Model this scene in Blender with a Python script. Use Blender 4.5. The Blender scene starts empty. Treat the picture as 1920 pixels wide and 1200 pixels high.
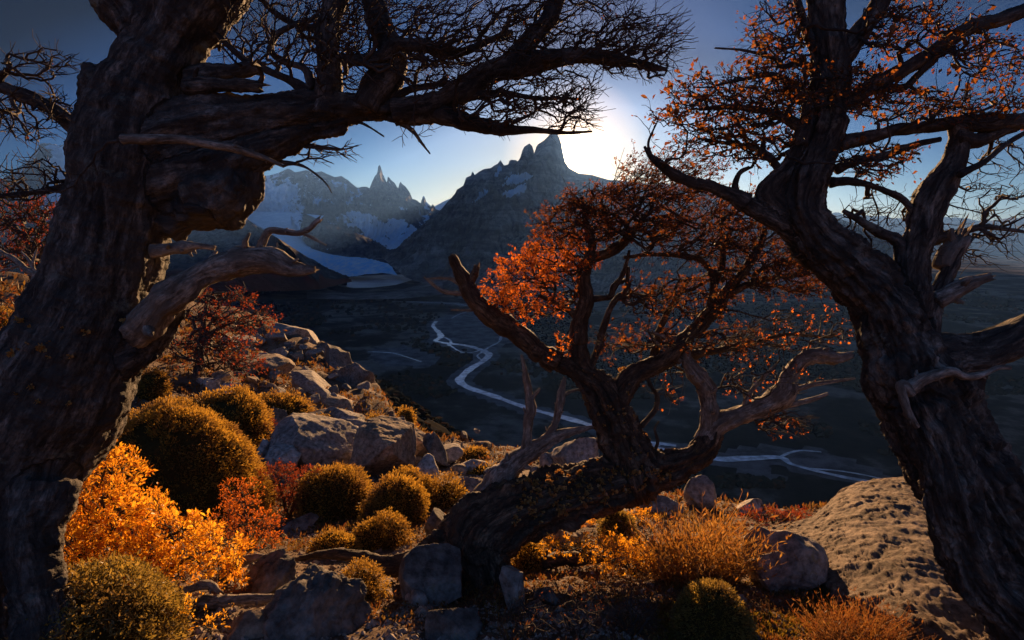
import bpy, math, random
import numpy as np
from mathutils import Vector

# ------------------------------------------------------------------ camera, sky, sun, exposure
SC = bpy.context.scene
COL = SC.collection
W, H, F = 1920.0, 1200.0, 1066.0
PITCH = math.atan(160.0 / F)
CAM = np.array([0.0, 0.0, 2.0])
FWD = np.array([0.0, math.cos(PITCH), -math.sin(PITCH)])
UP = np.array([0.0, math.sin(PITCH), math.cos(PITCH)])
RT = np.array([1.0, 0.0, 0.0])

cam_data = bpy.data.cameras.new('camera')
cam_data.sensor_width = 36.0
cam_data.lens = 36.0 * F / W
cam_data.clip_start = 0.05
cam_data.clip_end = 80000.0
cam = bpy.data.objects.new('camera', cam_data)
COL.objects.link(cam)
cam.location = CAM
cam.rotation_euler = (math.pi / 2 - PITCH, 0, 0)
SC.camera = cam

SUN_PX = (1078.0, 287.0)
sd = FWD + (SUN_PX[0] - 960) / F * RT + (600 - SUN_PX[1]) / F * UP
sd = sd / np.linalg.norm(sd)
SUN_EL = math.asin(sd[2])
SUN_AZ = math.atan2(sd[0], sd[1])

world = bpy.data.worlds.new('World')
SC.world = world
world.use_nodes = True
wn, wl = world.node_tree.nodes, world.node_tree.links
for n in list(wn):
    wn.remove(n)
w_out = wn.new('ShaderNodeOutputWorld')
w_bg = wn.new('ShaderNodeBackground')
w_tc = wn.new('ShaderNodeTexCoord')
w_dot = wn.new('ShaderNodeVectorMath'); w_dot.operation = 'DOT_PRODUCT'
w_nrm = wn.new('ShaderNodeVectorMath'); w_nrm.operation = 'NORMALIZE'
w_sky = wn.new('ShaderNodeTexSky')
w_sky.sky_type = 'NISHITA'
w_sky.sun_disc = False
w_sky.sun_elevation = SUN_EL
w_sky.sun_rotation = SUN_AZ
w_sky.altitude = 1200.0
w_sky.air_density = 1.0
w_sky.dust_density = 0.6
w_sky.ozone_density = 3.0
w_bg.inputs['Strength'].default_value = 0.055
wl.new(w_tc.outputs['Generated'], w_nrm.inputs[0])
wl.new(w_nrm.outputs[0], w_dot.inputs[0])
w_dot.inputs[1].default_value = tuple(sd)
w_ac = wn.new('ShaderNodeMath'); w_ac.operation = 'ARCCOSINE'
wl.new(w_dot.outputs['Value'], w_ac.inputs[0])
def w_math(op, a_, b_):
    x = wn.new('ShaderNodeMath'); x.operation = op
    for i_, v_ in ((0, a_), (1, b_)):
        if isinstance(v_, (int, float)): x.inputs[i_].default_value = v_
        else: wl.new(v_, x.inputs[i_])
    return x.outputs[0]
def w_ramp(src, stops):
    x = wn.new('ShaderNodeValToRGB'); e = x.color_ramp.elements
    e[0].position = stops[0][0]; e[0].color = (*stops[0][1], 1)
    e[1].position = stops[-1][0]; e[1].color = (*stops[-1][1], 1)
    for p_, c_ in stops[1:-1]:
        y = e.new(p_); y.color = (*c_, 1)
    wl.new(src, x.inputs[0]); return x.outputs[0]
w_deg = w_math('MULTIPLY', w_ac.outputs[0], 180 / math.pi)
w_th = w_math('DIVIDE', w_deg, 180.0)
w_sep = wn.new('ShaderNodeSeparateXYZ'); wl.new(w_nrm.outputs[0], w_sep.inputs[0])
g1 = lambda v: (v, v, v)
# deep clear-air blue: the sky darkens away from the low sun and away from the horizon
s_f = w_ramp(w_th, [(0.0, g1(1.0)), (10 / 180, g1(0.62)), (15 / 180, g1(0.49)), (24 / 180, g1(0.34)), (36 / 180, g1(0.25)), (46 / 180, g1(0.12)), (1.0, g1(0.12))])
e_f = w_ramp(w_sep.outputs['Z'], [(0.0, g1(2.0)), (0.06, g1(1.5)), (0.15, g1(1.0)), (0.21, g1(0.66)), (0.30, g1(0.34)), (0.5, g1(0.30)), (1.0, g1(0.3))])
w_v = w_math('MULTIPLY', s_f, e_f)
w_mul = w_ramp(w_v, [(0.0, (0.008, 0.025, 0.08)), (0.07, (0.012, 0.04, 0.11)), (0.16, (0.10, 0.38, 0.85)), (0.24, (0.12, 0.34, 0.68)), (0.40, (0.55, 0.85, 1.3)), (0.53, (1.15, 1.40, 1.80)), (0.8, (1.4, 1.45, 1.55)), (1.0, (1.7, 1.5, 1.3))])
w_opp = w_ramp(w_th, [(0.36, g1(0.0)), (0.62, g1(1.0))])
w_mx = wn.new('ShaderNodeMixRGB'); wl.new(w_opp, w_mx.inputs[0]); wl.new(w_mul, w_mx.inputs[1]); w_mx.inputs[2].default_value = (2.2, 2.65, 3.5, 1)
w_sca = wn.new('ShaderNodeVectorMath'); w_sca.operation = 'SCALE'; w_sca.inputs['Scale'].default_value = 0.35
wl.new(w_mx.outputs[0], w_sca.inputs[0])
w_hz = wn.new('ShaderNodeMixRGB'); w_hz.blend_type = 'MULTIPLY'; w_hz.inputs[0].default_value = 1.0
wl.new(w_ramp(w_sep.outputs['Z'], [(0.0, (1.55, 1.25, 0.92)), (0.05, (1.35, 1.16, 0.95)), (0.12, (1.0, 1.0, 1.0))]), w_hz.inputs[1]); wl.new(w_sca.outputs[0], w_hz.inputs[2])
w_tint = wn.new('ShaderNodeMixRGB'); w_tint.blend_type = 'MULTIPLY'
w_tint.inputs[0].default_value = 1.0
wl.new(w_sky.outputs[0], w_tint.inputs[1]); wl.new(w_hz.outputs[0], w_tint.inputs[2])
wl.new(w_tint.outputs[0], w_bg.inputs['Color'])
# the sun's own disc and aureole, part of the sky
w_gl = wn.new('ShaderNodeValToRGB')
wl.new(w_math('DIVIDE', w_deg, 20.0), w_gl.inputs[0])
cr = w_gl.color_ramp
cr.elements[0].position = 0.0; cr.elements[0].color = (11, 9.4, 6.6, 1)
cr.elements[1].position = 1.0; cr.elements[1].color = (0, 0, 0, 1)
for pos, c in ((0.055, (8, 6.6, 4.4, 1)), (0.075, (2.0, 1.35, 0.75, 1)), (0.12, (0.75, 0.45, 0.20, 1)), (0.2, (0.26, 0.15, 0.06, 1)), (0.35, (0.05, 0.03, 0.015, 1))):
    e = cr.elements.new(pos); e.color = c
w_bg2 = wn.new('ShaderNodeBackground'); w_bg2.inputs['Strength'].default_value = 1.0
wl.new(w_gl.outputs[0], w_bg2.inputs['Color'])
w_add = wn.new('ShaderNodeAddShader')
wl.new(w_bg.outputs[0], w_add.inputs[0]); wl.new(w_bg2.outputs[0], w_add.inputs[1])
wl.new(w_add.outputs[0], w_out.inputs['Surface'])

sun_data = bpy.data.lights.new('sun', 'SUN')
sun_data.energy = 5.0
sun_data.angle = math.radians(0.53)
sun_data.color = (1.0, 0.58, 0.27)
sun = bpy.data.objects.new('sun', sun_data)
COL.objects.link(sun)
sun.location = (10, 60, 40)
sun.rotation_euler = Vector(tuple(sd)).to_track_quat('Z', 'Y').to_euler()

SC.view_settings.view_transform = 'Standard'
SC.view_settings.look = 'None'
SC.view_settings.exposure = 1.45
SC.view_settings.gamma = 1.0
SC.view_settings.use_curve_mapping = False
SC.cycles.max_bounces = 5
SC.cycles.diffuse_bounces = 2
SC.cycles.glossy_bounces = 2
SC.cycles.transmission_bounces = 3
SC.cycles.transparent_max_bounces = 6
SC.cycles.volume_bounces = 0
SC.cycles.sample_clamp_indirect = 4.0

# ------------------------------------------------------------------ helpers
def P(px, py, d):
    """a pixel of the 1920 x 1200 photograph at depth d metres along the view axis"""
    px, py, d = np.broadcast_arrays(np.asarray(px, float), np.asarray(py, float), np.asarray(d, float))
    v = FWD + ((px - 960) / F)[..., None] * RT + ((600 - py) / F)[..., None] * UP
    return CAM + v * d[..., None]

def project(p):
    v = np.asarray(p) - CAM
    d = v @ FWD
    return 960 + F * (v @ RT) / d, 600 - F * (v @ UP) / d, d

def _hash(x, y, z, s):
    h = (x * np.uint32(374761393) + y * np.uint32(668265263) + z * np.uint32(2147483647 - 84) + np.uint32(s * 974711 + 17))
    h = (h ^ (h >> np.uint32(13))) * np.uint32(1274126177)
    h = (h ^ (h >> np.uint32(16))) * np.uint32(2246822519)
    h = h ^ (h >> np.uint32(15))
    return h.astype(np.float64) * (2.0 / 4294967295.0) - 1.0

def noise(p, seed=0):
    p = np.asarray(p, float)
    i = np.floor(p)
    f = p - i
    f = f * f * f * (f * (f * 6 - 15) + 10)
    i = i.astype(np.int64).astype(np.uint32)
    x, y, z = i[..., 0], i[..., 1], i[..., 2]
    one = np.uint32(1)
    fx, fy, fz = f[..., 0], f[..., 1], f[..., 2]
    with np.errstate(over='ignore'):
        c = [_hash(x + one * np.uint32(a), y + one * np.uint32(b), z + one * np.uint32(e), seed)
             for e in (0, 1) for b in (0, 1) for a in (0, 1)]
    x00 = c[0] + (c[1] - c[0]) * fx; x10 = c[2] + (c[3] - c[2]) * fx
    x01 = c[4] + (c[5] - c[4]) * fx; x11 = c[6] + (c[7] - c[6]) * fx
    y0 = x00 + (x10 - x00) * fy; y1 = x01 + (x11 - x01) * fy
    return y0 + (y1 - y0) * fz

def fbm(p, oct=4, seed=0, gain=0.5, lac=2.03):
    p = np.asarray(p, float); a = 1.0; out = 0.0; tot = 0.0
    for o in range(oct):
        out = out + a * noise(p, seed + o * 7); tot += a
        a *= gain; p = p * lac + 13.7
    return out / tot

def ridged(p, oct=4, seed=0, gain=0.5, lac=2.1):
    p = np.asarray(p, float); a = 1.0; out = 0.0; tot = 0.0
    for o in range(oct):
        n = 1 - np.abs(noise(p, seed + o * 7)) * 2
        out = out + a * n; tot += a
        a *= gain; p = p * lac + 7.1
    return out / tot

def sstep(a, b, x):
    t = np.clip((x - a) / (b - a), 0, 1)
    return t * t * (3 - 2 * t)

def nrm(v):
    return v / np.maximum(np.linalg.norm(v, axis=-1, keepdims=True), 1e-9)

def mesh_data(name, V, quads=None, tris=None, smooth=True, attrs=None):
    me = bpy.data.meshes.new(name)
    V = np.asarray(V, np.float32)
    me.vertices.add(len(V)); me.vertices.foreach_set('co', V.ravel())
    idx, tot = [], []
    if quads is not None and len(quads):
        q = np.asarray(quads, np.int32); idx.append(q.ravel()); tot.append(np.full(len(q), 4, np.int32))
    if tris is not None and len(tris):
        t = np.asarray(tris, np.int32); idx.append(t.ravel()); tot.append(np.full(len(t), 3, np.int32))
    idx = np.concatenate(idx); tot = np.concatenate(tot)
    me.loops.add(len(idx)); me.loops.foreach_set('vertex_index', idx)
    me.polygons.add(len(tot))
    me.polygons.foreach_set('loop_start', np.concatenate([[0], np.cumsum(tot)[:-1]]).astype(np.int32))
    me.polygons.foreach_set('loop_total', tot)
    me.update(calc_edges=True)
    me.polygons.foreach_set('use_smooth', np.full(len(tot), bool(smooth)))
    for k, a in (attrs or {}).items():
        a = np.asarray(a, np.float32)
        if a.ndim == 1:
            at = me.attributes.new(k, 'FLOAT', 'POINT'); at.data.foreach_set('value', a)
        else:
            at = me.attributes.new(k, 'FLOAT_VECTOR', 'POINT'); at.data.foreach_set('vector', a.ravel())
    return me

def link(name, me, mat, parent=None, label=None, cat=None, group=None, kind=None):
    o = bpy.data.objects.new(name, me); COL.objects.link(o)
    if mat is not None and len(me.materials) == 0:
        me.materials.append(mat)
    if parent is not None:
        o.parent = parent
        o.matrix_parent_inverse = parent.matrix_world.inverted()
    tag(o, label, cat, group, kind)
    return o

def tag(o, label=None, cat=None, group=None, kind=None):
    if label: o['label'] = label
    if cat: o['category'] = cat
    if group: o['group'] = group
    if kind: o['kind'] = kind
    return o

def thing(name, loc, label, cat, group=None):
    o = bpy.data.objects.new(name, None); COL.objects.link(o)
    o.empty_display_size = 0.2
    o.location = tuple(loc)
    o.matrix_world.translation = Vector(tuple(float(x) for x in loc))
    return tag(o, label, cat, group)

def grid_quads(nr, nc, wrap=False, off=0):
    r = np.arange(nr - 1)[:, None]; c = np.arange(nc if wrap else nc - 1)[None, :]
    c2 = (c + 1) % nc
    return (np.stack([r * nc + c, r * nc + c2, (r + 1) * nc + c2, (r + 1) * nc + c], -1).reshape(-1, 4) + off)

def resample(pts, step):
    """Catmull-Rom through control rows (any columns), the first three are xyz"""
    pts = np.asarray(pts, float)
    if len(pts) == 2:
        pts = np.stack([pts[0], pts.mean(0), pts[1]])
    q = np.vstack([2 * pts[0] - pts[1], pts, 2 * pts[-1] - pts[-2]])
    out = []
    for i in range(1, len(q) - 2):
        n = max(2, int(math.ceil(np.linalg.norm(q[i + 1, :3] - q[i, :3]) / step)))
        t = np.linspace(0, 1, n, endpoint=False)[:, None]
        a, b, c, d = q[i - 1], q[i], q[i + 1], q[i + 2]
        out.append(0.5 * (2 * b + (c - a) * t + (2 * a - 5 * b + 4 * c - d) * t ** 2 + (3 * b - a - 3 * c + d) * t ** 3))
    out.append(pts[-1:])
    return np.vstack(out)

def frames(path):
    T = np.gradient(path, axis=0); T = nrm(T)
    ref = np.array([0.0, -1.0, 0.15]) if abs(T[0] @ np.array([0, -1, 0.15])) < 0.9 else np.array([1.0, 0, 0])
    N = np.empty_like(T)
    n = ref - T[0] * (ref @ T[0]); n /= np.linalg.norm(n)
    for i in range(len(T)):
        n = n - T[i] * (n @ T[i]); n /= max(np.linalg.norm(n), 1e-9); N[i] = n
    return T, N, np.cross(T, N)

def tube(path, rad, sides=8, bark=0.0, seed=0, cap=True, ridge=0.0):
    """tube along a path; returns vertices, quads, tris, grain coordinates"""
    T, N, B = frames(path)
    n = len(path)
    a = np.linspace(0, 2 * math.pi, sides, endpoint=False)
    u = np.concatenate([[0], np.cumsum(np.linalg.norm(np.diff(path, axis=0), axis=1))])
    ca, sa = np.cos(a), np.sin(a)
    rr = np.repeat(np.asarray(rad, float)[:, None], sides, 1)
    g = np.stack([ca[None] * rr, sa[None] * rr, np.repeat(u[:, None], sides, 1)], -1)
    if bark or ridge:
        R0 = max(float(np.mean(rad)), 1e-3)
        q = np.stack([np.repeat((ca * 1.0)[None], n, 0), np.repeat((sa * 1.0)[None], n, 0), np.repeat(u[:, None], sides, 1) / R0 * 0.35], -1)
        d = bark * fbm(q * 1.6, 3, seed)
        if ridge:
            tw = np.repeat(u[:, None], sides, 1) / R0 * 0.12
            q2 = np.stack([np.cos(a[None] + tw) * 2.2, np.sin(a[None] + tw) * 2.2, np.repeat(u[:, None], sides, 1) / R0 * 0.25], -1)
            d = d + ridge * ridged(q2, 3, seed + 3)
        rr = rr * (1 + d)
    V = path[:, None] + (ca[None, :, None] * N[:, None] + sa[None, :, None] * B[:, None]) * rr[..., None]
    V = V.reshape(-1, 3); g = g.reshape(-1, 3)
    Q = grid_quads(n, sides, True)
    Tt = np.zeros((0, 3), int)
    if cap:
        V = np.vstack([V, path[0] - T[0] * rad[0] * 0.2, path[-1] + T[-1] * rad[-1] * 0.35])
        g = np.vstack([g, [0, 0, 0], [0, 0, u[-1]]])
        k = np.arange(sides); k2 = (k + 1) % sides; m = n * sides
        t0 = np.stack([np.full(sides, m), k2, k], -1)
        t1 = np.stack([np.full(sides, m + 1), (n - 1) * sides + k, (n - 1) * sides + k2], -1)
        Tt = np.vstack([t0, t1])
    return V, Q, Tt, g

class Acc:
    """collects shapes that end up as one mesh"""
    def __init__(s): s.V, s.Q, s.T, s.A, s.n = [], [], [], [], 0
    def add(s, V, Q=None, T=None, A=None):
        s.V.append(V)
        if Q is not None and len(Q): s.Q.append(np.asarray(Q) + s.n)
        if T is not None and len(T): s.T.append(np.asarray(T) + s.n)
        s.A.append(A if A is not None else np.zeros((len(V), 3)))
        s.n += len(V)
    def mesh(s, name, smooth=True):
        return mesh_data(name, np.vstack(s.V), np.vstack(s.Q) if s.Q else None, np.vstack(s.T) if s.T else None, smooth, {'grain': np.vstack(s.A)})

def leaves(pos, dirs, nor, size, width=0.55, fold=0.15, rng=None):
    """diamond leaves, two triangles each, folded along the midrib"""
    pos = np.asarray(pos); n = len(pos)
    size = np.broadcast_to(size, (n,))[:, None]
    d = nrm(dirs); s = nrm(np.cross(nor, d)); k = nrm(np.cross(d, s))
    mid = pos + d * size * 0.5
    V = np.stack([pos, mid + s * size * width * 0.5 + k * size * fold, pos + d * size, mid - s * size * width * 0.5 + k * size * fold], 1).reshape(-1, 3)
    b = np.arange(n)[:, None] * 4
    T = np.vstack([b + np.array([[0, 2, 1]]), b + np.array([[0, 3, 2]])])
    return V, T

# ------------------------------------------------------------------ materials
def mat(name):
    m = bpy.data.materials.new(name); m.use_nodes = True
    nt = m.node_tree
    for n in list(nt.nodes): nt.nodes.remove(n)
    return m, nt, nt.nodes, nt.links

class NB:
    def __init__(s, name):
        s.m, s.nt, s.N, s.L = mat(name)
        s.out = s.N.new('ShaderNodeOutputMaterial')
    def n(s, t, **k):
        x = s.N.new(t)
        for a, b in k.items(): setattr(x, a, b)
        return x
    def l(s, a, b): s.L.new(a, b)
    def coords(s, kind='obj', scale=(1, 1, 1), attr=None):
        if attr:
            c = s.n('ShaderNodeAttribute', attribute_name=attr).outputs['Vector']
        else:
            c = s.n('ShaderNodeTexCoord').outputs['Object']
        mp = s.n('ShaderNodeMapping'); mp.inputs['Scale'].default_value = scale
        s.l(c, mp.inputs['Vector']); return mp.outputs[0]
    def noise(s, vec, scale, detail=5, rough=0.6, out='Fac', dist=0.0):
        x = s.n('ShaderNodeTexNoise'); x.inputs['Scale'].default_value = scale
        x.inputs['Detail'].default_value = detail; x.inputs['Roughness'].default_value = rough
        x.inputs['Distortion'].default_value = dist
        s.l(vec, x.inputs['Vector']); return x.outputs[out]
    def voro(s, vec, scale, feature='F1', out='Distance'):
        x = s.n('ShaderNodeTexVoronoi', feature=feature); x.inputs['Scale'].default_value = scale
        s.l(vec, x.inputs['Vector']); return x.outputs[out]
    def ramp(s, fac, stops):
        x = s.n('ShaderNodeValToRGB'); e = x.color_ramp.elements
        e[0].position, e[0].color = stops[0][0], (*stops[0][1], 1)
        e[1].position, e[1].color = stops[-1][0], (*stops[-1][1], 1)
        for p, c in stops[1:-1]:
            y = e.new(p); y.color = (*c, 1)
        s.l(fac, x.inputs[0]); return x.outputs[0]
    def mix(s, fac, a, b, mode='MIX'):
        x = s.n('ShaderNodeMixRGB', blend_type=mode)
        for i, v in ((0, fac), (1, a), (2, b)):
            if isinstance(v, (int, float)): x.inputs[i].default_value = v
            elif isinstance(v, tuple): x.inputs[i].default_value = (*v, 1)
            else: s.l(v, x.inputs[i])
        return x.outputs[0]
    def math(s, op, a, b=0.0):
        x = s.n('ShaderNodeMath', operation=op)
        for i, v in ((0, a), (1, b)):
            if isinstance(v, (int, float)): x.inputs[i].default_value = v
            else: s.l(v, x.inputs[i])
        return x.outputs[0]
    def bump(s, h, strength=0.5, dist=0.01, prev=None):
        x = s.n('ShaderNodeBump'); x.inputs['Strength'].default_value = strength; x.inputs['Distance'].default_value = dist
        s.l(h, x.inputs['Height'])
        if prev is not None: s.l(prev, x.inputs['Normal'])
        return x.outputs[0]
    def bsdf(s, col, rough=0.9, normal=None, spec=0.2):
        x = s.n('ShaderNodeBsdfPrincipled')
        if isinstance(col, tuple): x.inputs['Base Color'].default_value = (*col, 1)
        else: s.l(col, x.inputs['Base Color'])
        if isinstance(rough, (int, float)): x.inputs['Roughness'].default_value = rough
        else: s.l(rough, x.inputs['Roughness'])
        x.inputs['Specular IOR Level'].default_value = spec
        if normal is not None: s.l(normal, x.inputs['Normal'])
        return x
    def done(s, sh):
        s.l(sh if not hasattr(sh, 'outputs') else sh.outputs[0], s.out.inputs['Surface']); return s.m

def bark_mat(name, dark, mid, light, lichen=None, wrinkle=0.0, crack=0.6, grain_scale=1.0, lichen_amt=0.62, plates=0.5):
    b = NB(name)
    along = b.coords(scale=(26 * grain_scale, 26 * grain_scale, 5 * grain_scale), attr='grain')
    iso = b.coords(scale=(9, 9, 9), attr='grain')
    n1 = b.noise(along, 1.0, 8, 0.65, dist=0.6)
    n2 = b.noise(iso, 1.0, 6, 0.6)
    c = b.ramp(n1, [(0.40, dark), (0.50, mid), (0.62, light)])  # crack shade put into the colour, since bump reads weakly in dim light
    nf = b.noise(b.coords(scale=(90, 90, 30), attr='grain'), 1.0, 6, 0.7)
    c = b.mix(0.8, c, b.ramp(nf, [(0.36, (0.1, 0.1, 0.1)), (0.64, (0.9, 0.9, 0.9))]), 'OVERLAY')
    c = b.mix(b.ramp(n2, [(0.38, (0, 0, 0)), (0.66, (1, 1, 1))]), c, tuple(x * 0.55 for x in mid), 'MIX')
    if lichen:
        n3 = b.noise(b.coords(scale=(5, 5, 5)), 1.0, 7, 0.7)
        c = b.mix(b.ramp(n3, [(lichen_amt, (0, 0, 0)), (lichen_amt + 0.07, (1, 1, 1))]), c, lichen)
    warp = b.n('ShaderNodeMixRGB', blend_type='ADD'); warp.inputs[0].default_value = 0.8
    b.l(b.coords(scale=(20 * grain_scale, 20 * grain_scale, 4.5 * grain_scale), attr='grain'), warp.inputs[1]); b.l(b.noise(iso, 2.0, 4, 0.6, out='Color'), warp.inputs[2])
    vo = b.voro(warp.outputs[0], 1.0, 'DISTANCE_TO_EDGE')
    ck = b.ramp(vo, [(0.0, (0, 0, 0)), (0.10, (1, 1, 1))])
    c = b.mix(b.math('MULTIPLY', b.math('SUBTRACT', 1.0, ck), plates), c, tuple(x * 0.6 for x in dark))
    nb = b.bump(n1, crack, 0.03)
    nb = b.bump(ck, plates, 0.012, nb)
    fine = b.noise(b.coords(scale=(130, 130, 60), attr='grain'), 1.0, 4, 0.7)
    nb = b.bump(fine, 0.7, 0.006, nb)
    if wrinkle:
        wr = b.noise(b.coords(scale=(7, 7, 75), attr='grain'), 1.0, 5, 0.6, dist=0.3)
        nb = b.bump(wr, wrinkle, 0.02, nb)
    return b.done(b.bsdf(c, 0.82, nb, 0.25))

M = {}
M['bark_smooth'] = bark_mat('bark_smooth', (0.022, 0.018, 0.015), (0.085, 0.068, 0.055), (0.21, 0.175, 0.145), (0.16, 0.16, 0.125), 0.6, 0.8, 0.6, 0.6, plates=0.4)
M['bark_rough'] = bark_mat('bark_rough', (0.022, 0.017, 0.014), (0.10, 0.08, 0.063), (0.27, 0.225, 0.18), (0.19, 0.18, 0.14), 0.15, 1.0, 1.0, 0.62)
M['bark_log'] = bark_mat('bark_log', (0.03, 0.021, 0.014), (0.105, 0.07, 0.045), (0.22, 0.15, 0.095), (0.16, 0.10, 0.035), 0.1, 0.9, 0.9, 0.62)
M['dead_wood'] = bark_mat('dead_wood', (0.10, 0.075, 0.055), (0.28, 0.225, 0.175), (0.46, 0.39, 0.32), None, 0.0, 1.0, 1.1, plates=0.0)
M['twig'] = bark_mat('twig_bark', (0.03, 0.022, 0.018), (0.075, 0.055, 0.042), (0.13, 0.10, 0.08), None, 0.1, 0.4, plates=0.0)

def leaf_mat(name, cols, trans=0.55, tcol=None, clump=5.0, dead=(0.16, 0.06, 0.02)):
    b = NB(name)
    g = b.n('ShaderNodeNewGeometry')
    r = g.outputs['Random Per Island']
    c = b.ramp(r, [(i / (len(cols) - 1), k) for i, k in enumerate(cols)])
    cn = b.noise(b.coords(), clump, 4, 0.65)
    c = b.mix(b.ramp(cn, [(0.44, (0, 0, 0)), (0.66, (1, 1, 1))]), c, dead)
    d = b.n('ShaderNodeBsdfDiffuse'); b.l(c, d.inputs['Color'])
    t = b.n('ShaderNodeBsdfTranslucent')
    tc = b.mix(1.0, c, tcol or (1.5, 1.25, 0.9), 'MULTIPLY')
    b.l(tc, t.inputs['Color'])
    gl = b.n('ShaderNodeBsdfGlossy'); gl.inputs['Roughness'].default_value = 0.45
    gl.inputs['Color'].default_value = (0.5, 0.5, 0.5, 1)
    m1 = b.n('ShaderNodeMixShader'); m1.inputs[0].default_value = trans
    b.l(d.outputs[0], m1.inputs[1]); b.l(t.outputs[0], m1.inputs[2])
    m2 = b.n('ShaderNodeMixShader'); m2.inputs[0].default_value = 0.05
    b.l(m1.outputs[0], m2.inputs[1]); b.l(gl.outputs[0], m2.inputs[2])
    return b.done(m2)

M['leaf_rust'] = leaf_mat('leaf_rust', [(0.13, 0.035, 0.012), (0.21, 0.065, 0.02), (0.32, 0.12, 0.028), (0.16, 0.09, 0.025), (0.17, 0.045, 0.015)], dead=(0.085, 0.035, 0.016))
M['leaf_orange'] = leaf_mat('leaf_orange', [(0.40, 0.10, 0.015), (0.55, 0.17, 0.02), (0.64, 0.23, 0.03), (0.44, 0.11, 0.015)], dead=(0.30, 0.08, 0.02))
M['leaf_red'] = leaf_mat('leaf_red', [(0.14, 0.028, 0.014), (0.24, 0.05, 0.02), (0.19, 0.045, 0.02)], dead=(0.09, 0.03, 0.016))
M['leaf_gold'] = leaf_mat('leaf_gold', [(0.40, 0.16, 0.02), (0.66, 0.34, 0.02), (0.80, 0.48, 0.035), (0.86, 0.56, 0.06), (0.70, 0.32, 0.015), (0.48, 0.36, 0.05)], 0.5, dead=(0.60, 0.26, 0.02))
M['leaf_yellow'] = leaf_mat('leaf_yellow', [(0.66, 0.34, 0.02), (0.80, 0.50, 0.05), (0.72, 0.40, 0.03)], 0.5, dead=(0.5, 0.22, 0.02))
M['cushion'] = leaf_mat('cushion_leaf', [(0.22, 0.15, 0.03), (0.36, 0.24, 0.04), (0.46, 0.29, 0.05), (0.26, 0.18, 0.04)], 0.45, clump=3.0, dead=(0.17, 0.10, 0.04))
M['cushion_green'] = leaf_mat('cushion_green_leaf', [(0.14, 0.12, 0.03), (0.24, 0.19, 0.045), (0.36, 0.27, 0.07)], 0.45, dead=(0.16, 0.11, 0.04))
M['grass_orange'] = leaf_mat('grass_orange', [(0.22, 0.10, 0.02), (0.36, 0.18, 0.03), (0.36, 0.24, 0.08), (0.26, 0.09, 0.02)], 0.45, dead=(0.20, 0.12, 0.05))
M['grass_red'] = leaf_mat('grass_red', [(0.18, 0.06, 0.02), (0.28, 0.11, 0.025), (0.30, 0.19, 0.06)], 0.4, dead=(0.17, 0.09, 0.04))
M['moss'] = leaf_mat('moss_leaf', [(0.10, 0.09, 0.015), (0.20, 0.16, 0.02), (0.32, 0.24, 0.03)], 0.4)
M['lichen'] = leaf_mat('lichen_tuft', [(0.40, 0.24, 0.07), (0.52, 0.33, 0.11), (0.46, 0.24, 0.06)], 0.3)

def core_mat(name, col):
    b = NB(name)
    n = b.noise(b.coords(), 30.0, 5, 0.7)
    c = b.ramp(n, [(0.3, tuple(x * 0.5 for x in col)), (0.7, col)])
    return b.done(b.bsdf(c, 1.0, b.bump(n, 0.8, 0.03), 0.0))
M['core'] = core_mat('shrub_core', (0.07, 0.05, 0.018))
M['core_gold'] = core_mat('shrub_core_gold', (0.10, 0.045, 0.012))

def rock_mat(name, dark, mid, light, lichen=(0.30, 0.24, 0.13), la=0.59, scale=1.0):
    b = NB(name)
    co = b.coords()
    n1 = b.noise(co, 2.2 * scale, 8, 0.65)
    n2 = b.noise(co, 14 * scale, 8, 0.7)
    c = b.ramp(n1, [(0.3, dark), (0.5, mid), (0.7, light)])
    c = b.mix(0.9, c, b.ramp(n2, [(0.36, (0.18, 0.17, 0.16)), (0.64, (0.82, 0.8, 0.78))]), 'OVERLAY')
    n3 = b.noise(co, 5 * scale, 8, 0.75)
    c = b.mix(b.ramp(n3, [(la, (0, 0, 0)), (la + 0.06, (1, 1, 1))]), c, lichen)
    v = b.voro(co, 4 * scale, 'DISTANCE_TO_EDGE')
    cr_ = b.ramp(v, [(0.0, (0, 0, 0)), (0.03, (1, 1, 1))])
    nb = b.bump(n1, 0.5, 0.05 / scale)
    nb = b.bump(n2, 0.6, 0.022 / scale, nb)
    nb = b.bump(b.noise(co, 60 * scale, 6, 0.75), 0.8, 0.015 / scale, nb)
    return b.done(b.bsdf(c, 0.9, nb, 0.2))
M['rock'] = rock_mat('granite', (0.13, 0.115, 0.10), (0.26, 0.23, 0.205), (0.38, 0.345, 0.31))
M['rock_dark'] = rock_mat('dark_rock', (0.07, 0.062, 0.058), (0.15, 0.135, 0.12), (0.25, 0.225, 0.20), (0.20, 0.18, 0.12))
M['rock_pale'] = rock_mat('pale_rock', (0.24, 0.215, 0.19), (0.40, 0.365, 0.33), (0.55, 0.51, 0.465))
M['rock_slab'] = rock_mat('slab_rock', (0.085, 0.06, 0.042), (0.165, 0.12, 0.088), (0.25, 0.19, 0.145), la=0.66, scale=1.6)
M['rock_brown'] = rock_mat('brown_rock', (0.14, 0.10, 0.07), (0.27, 0.20, 0.145), (0.40, 0.31, 0.235))

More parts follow.
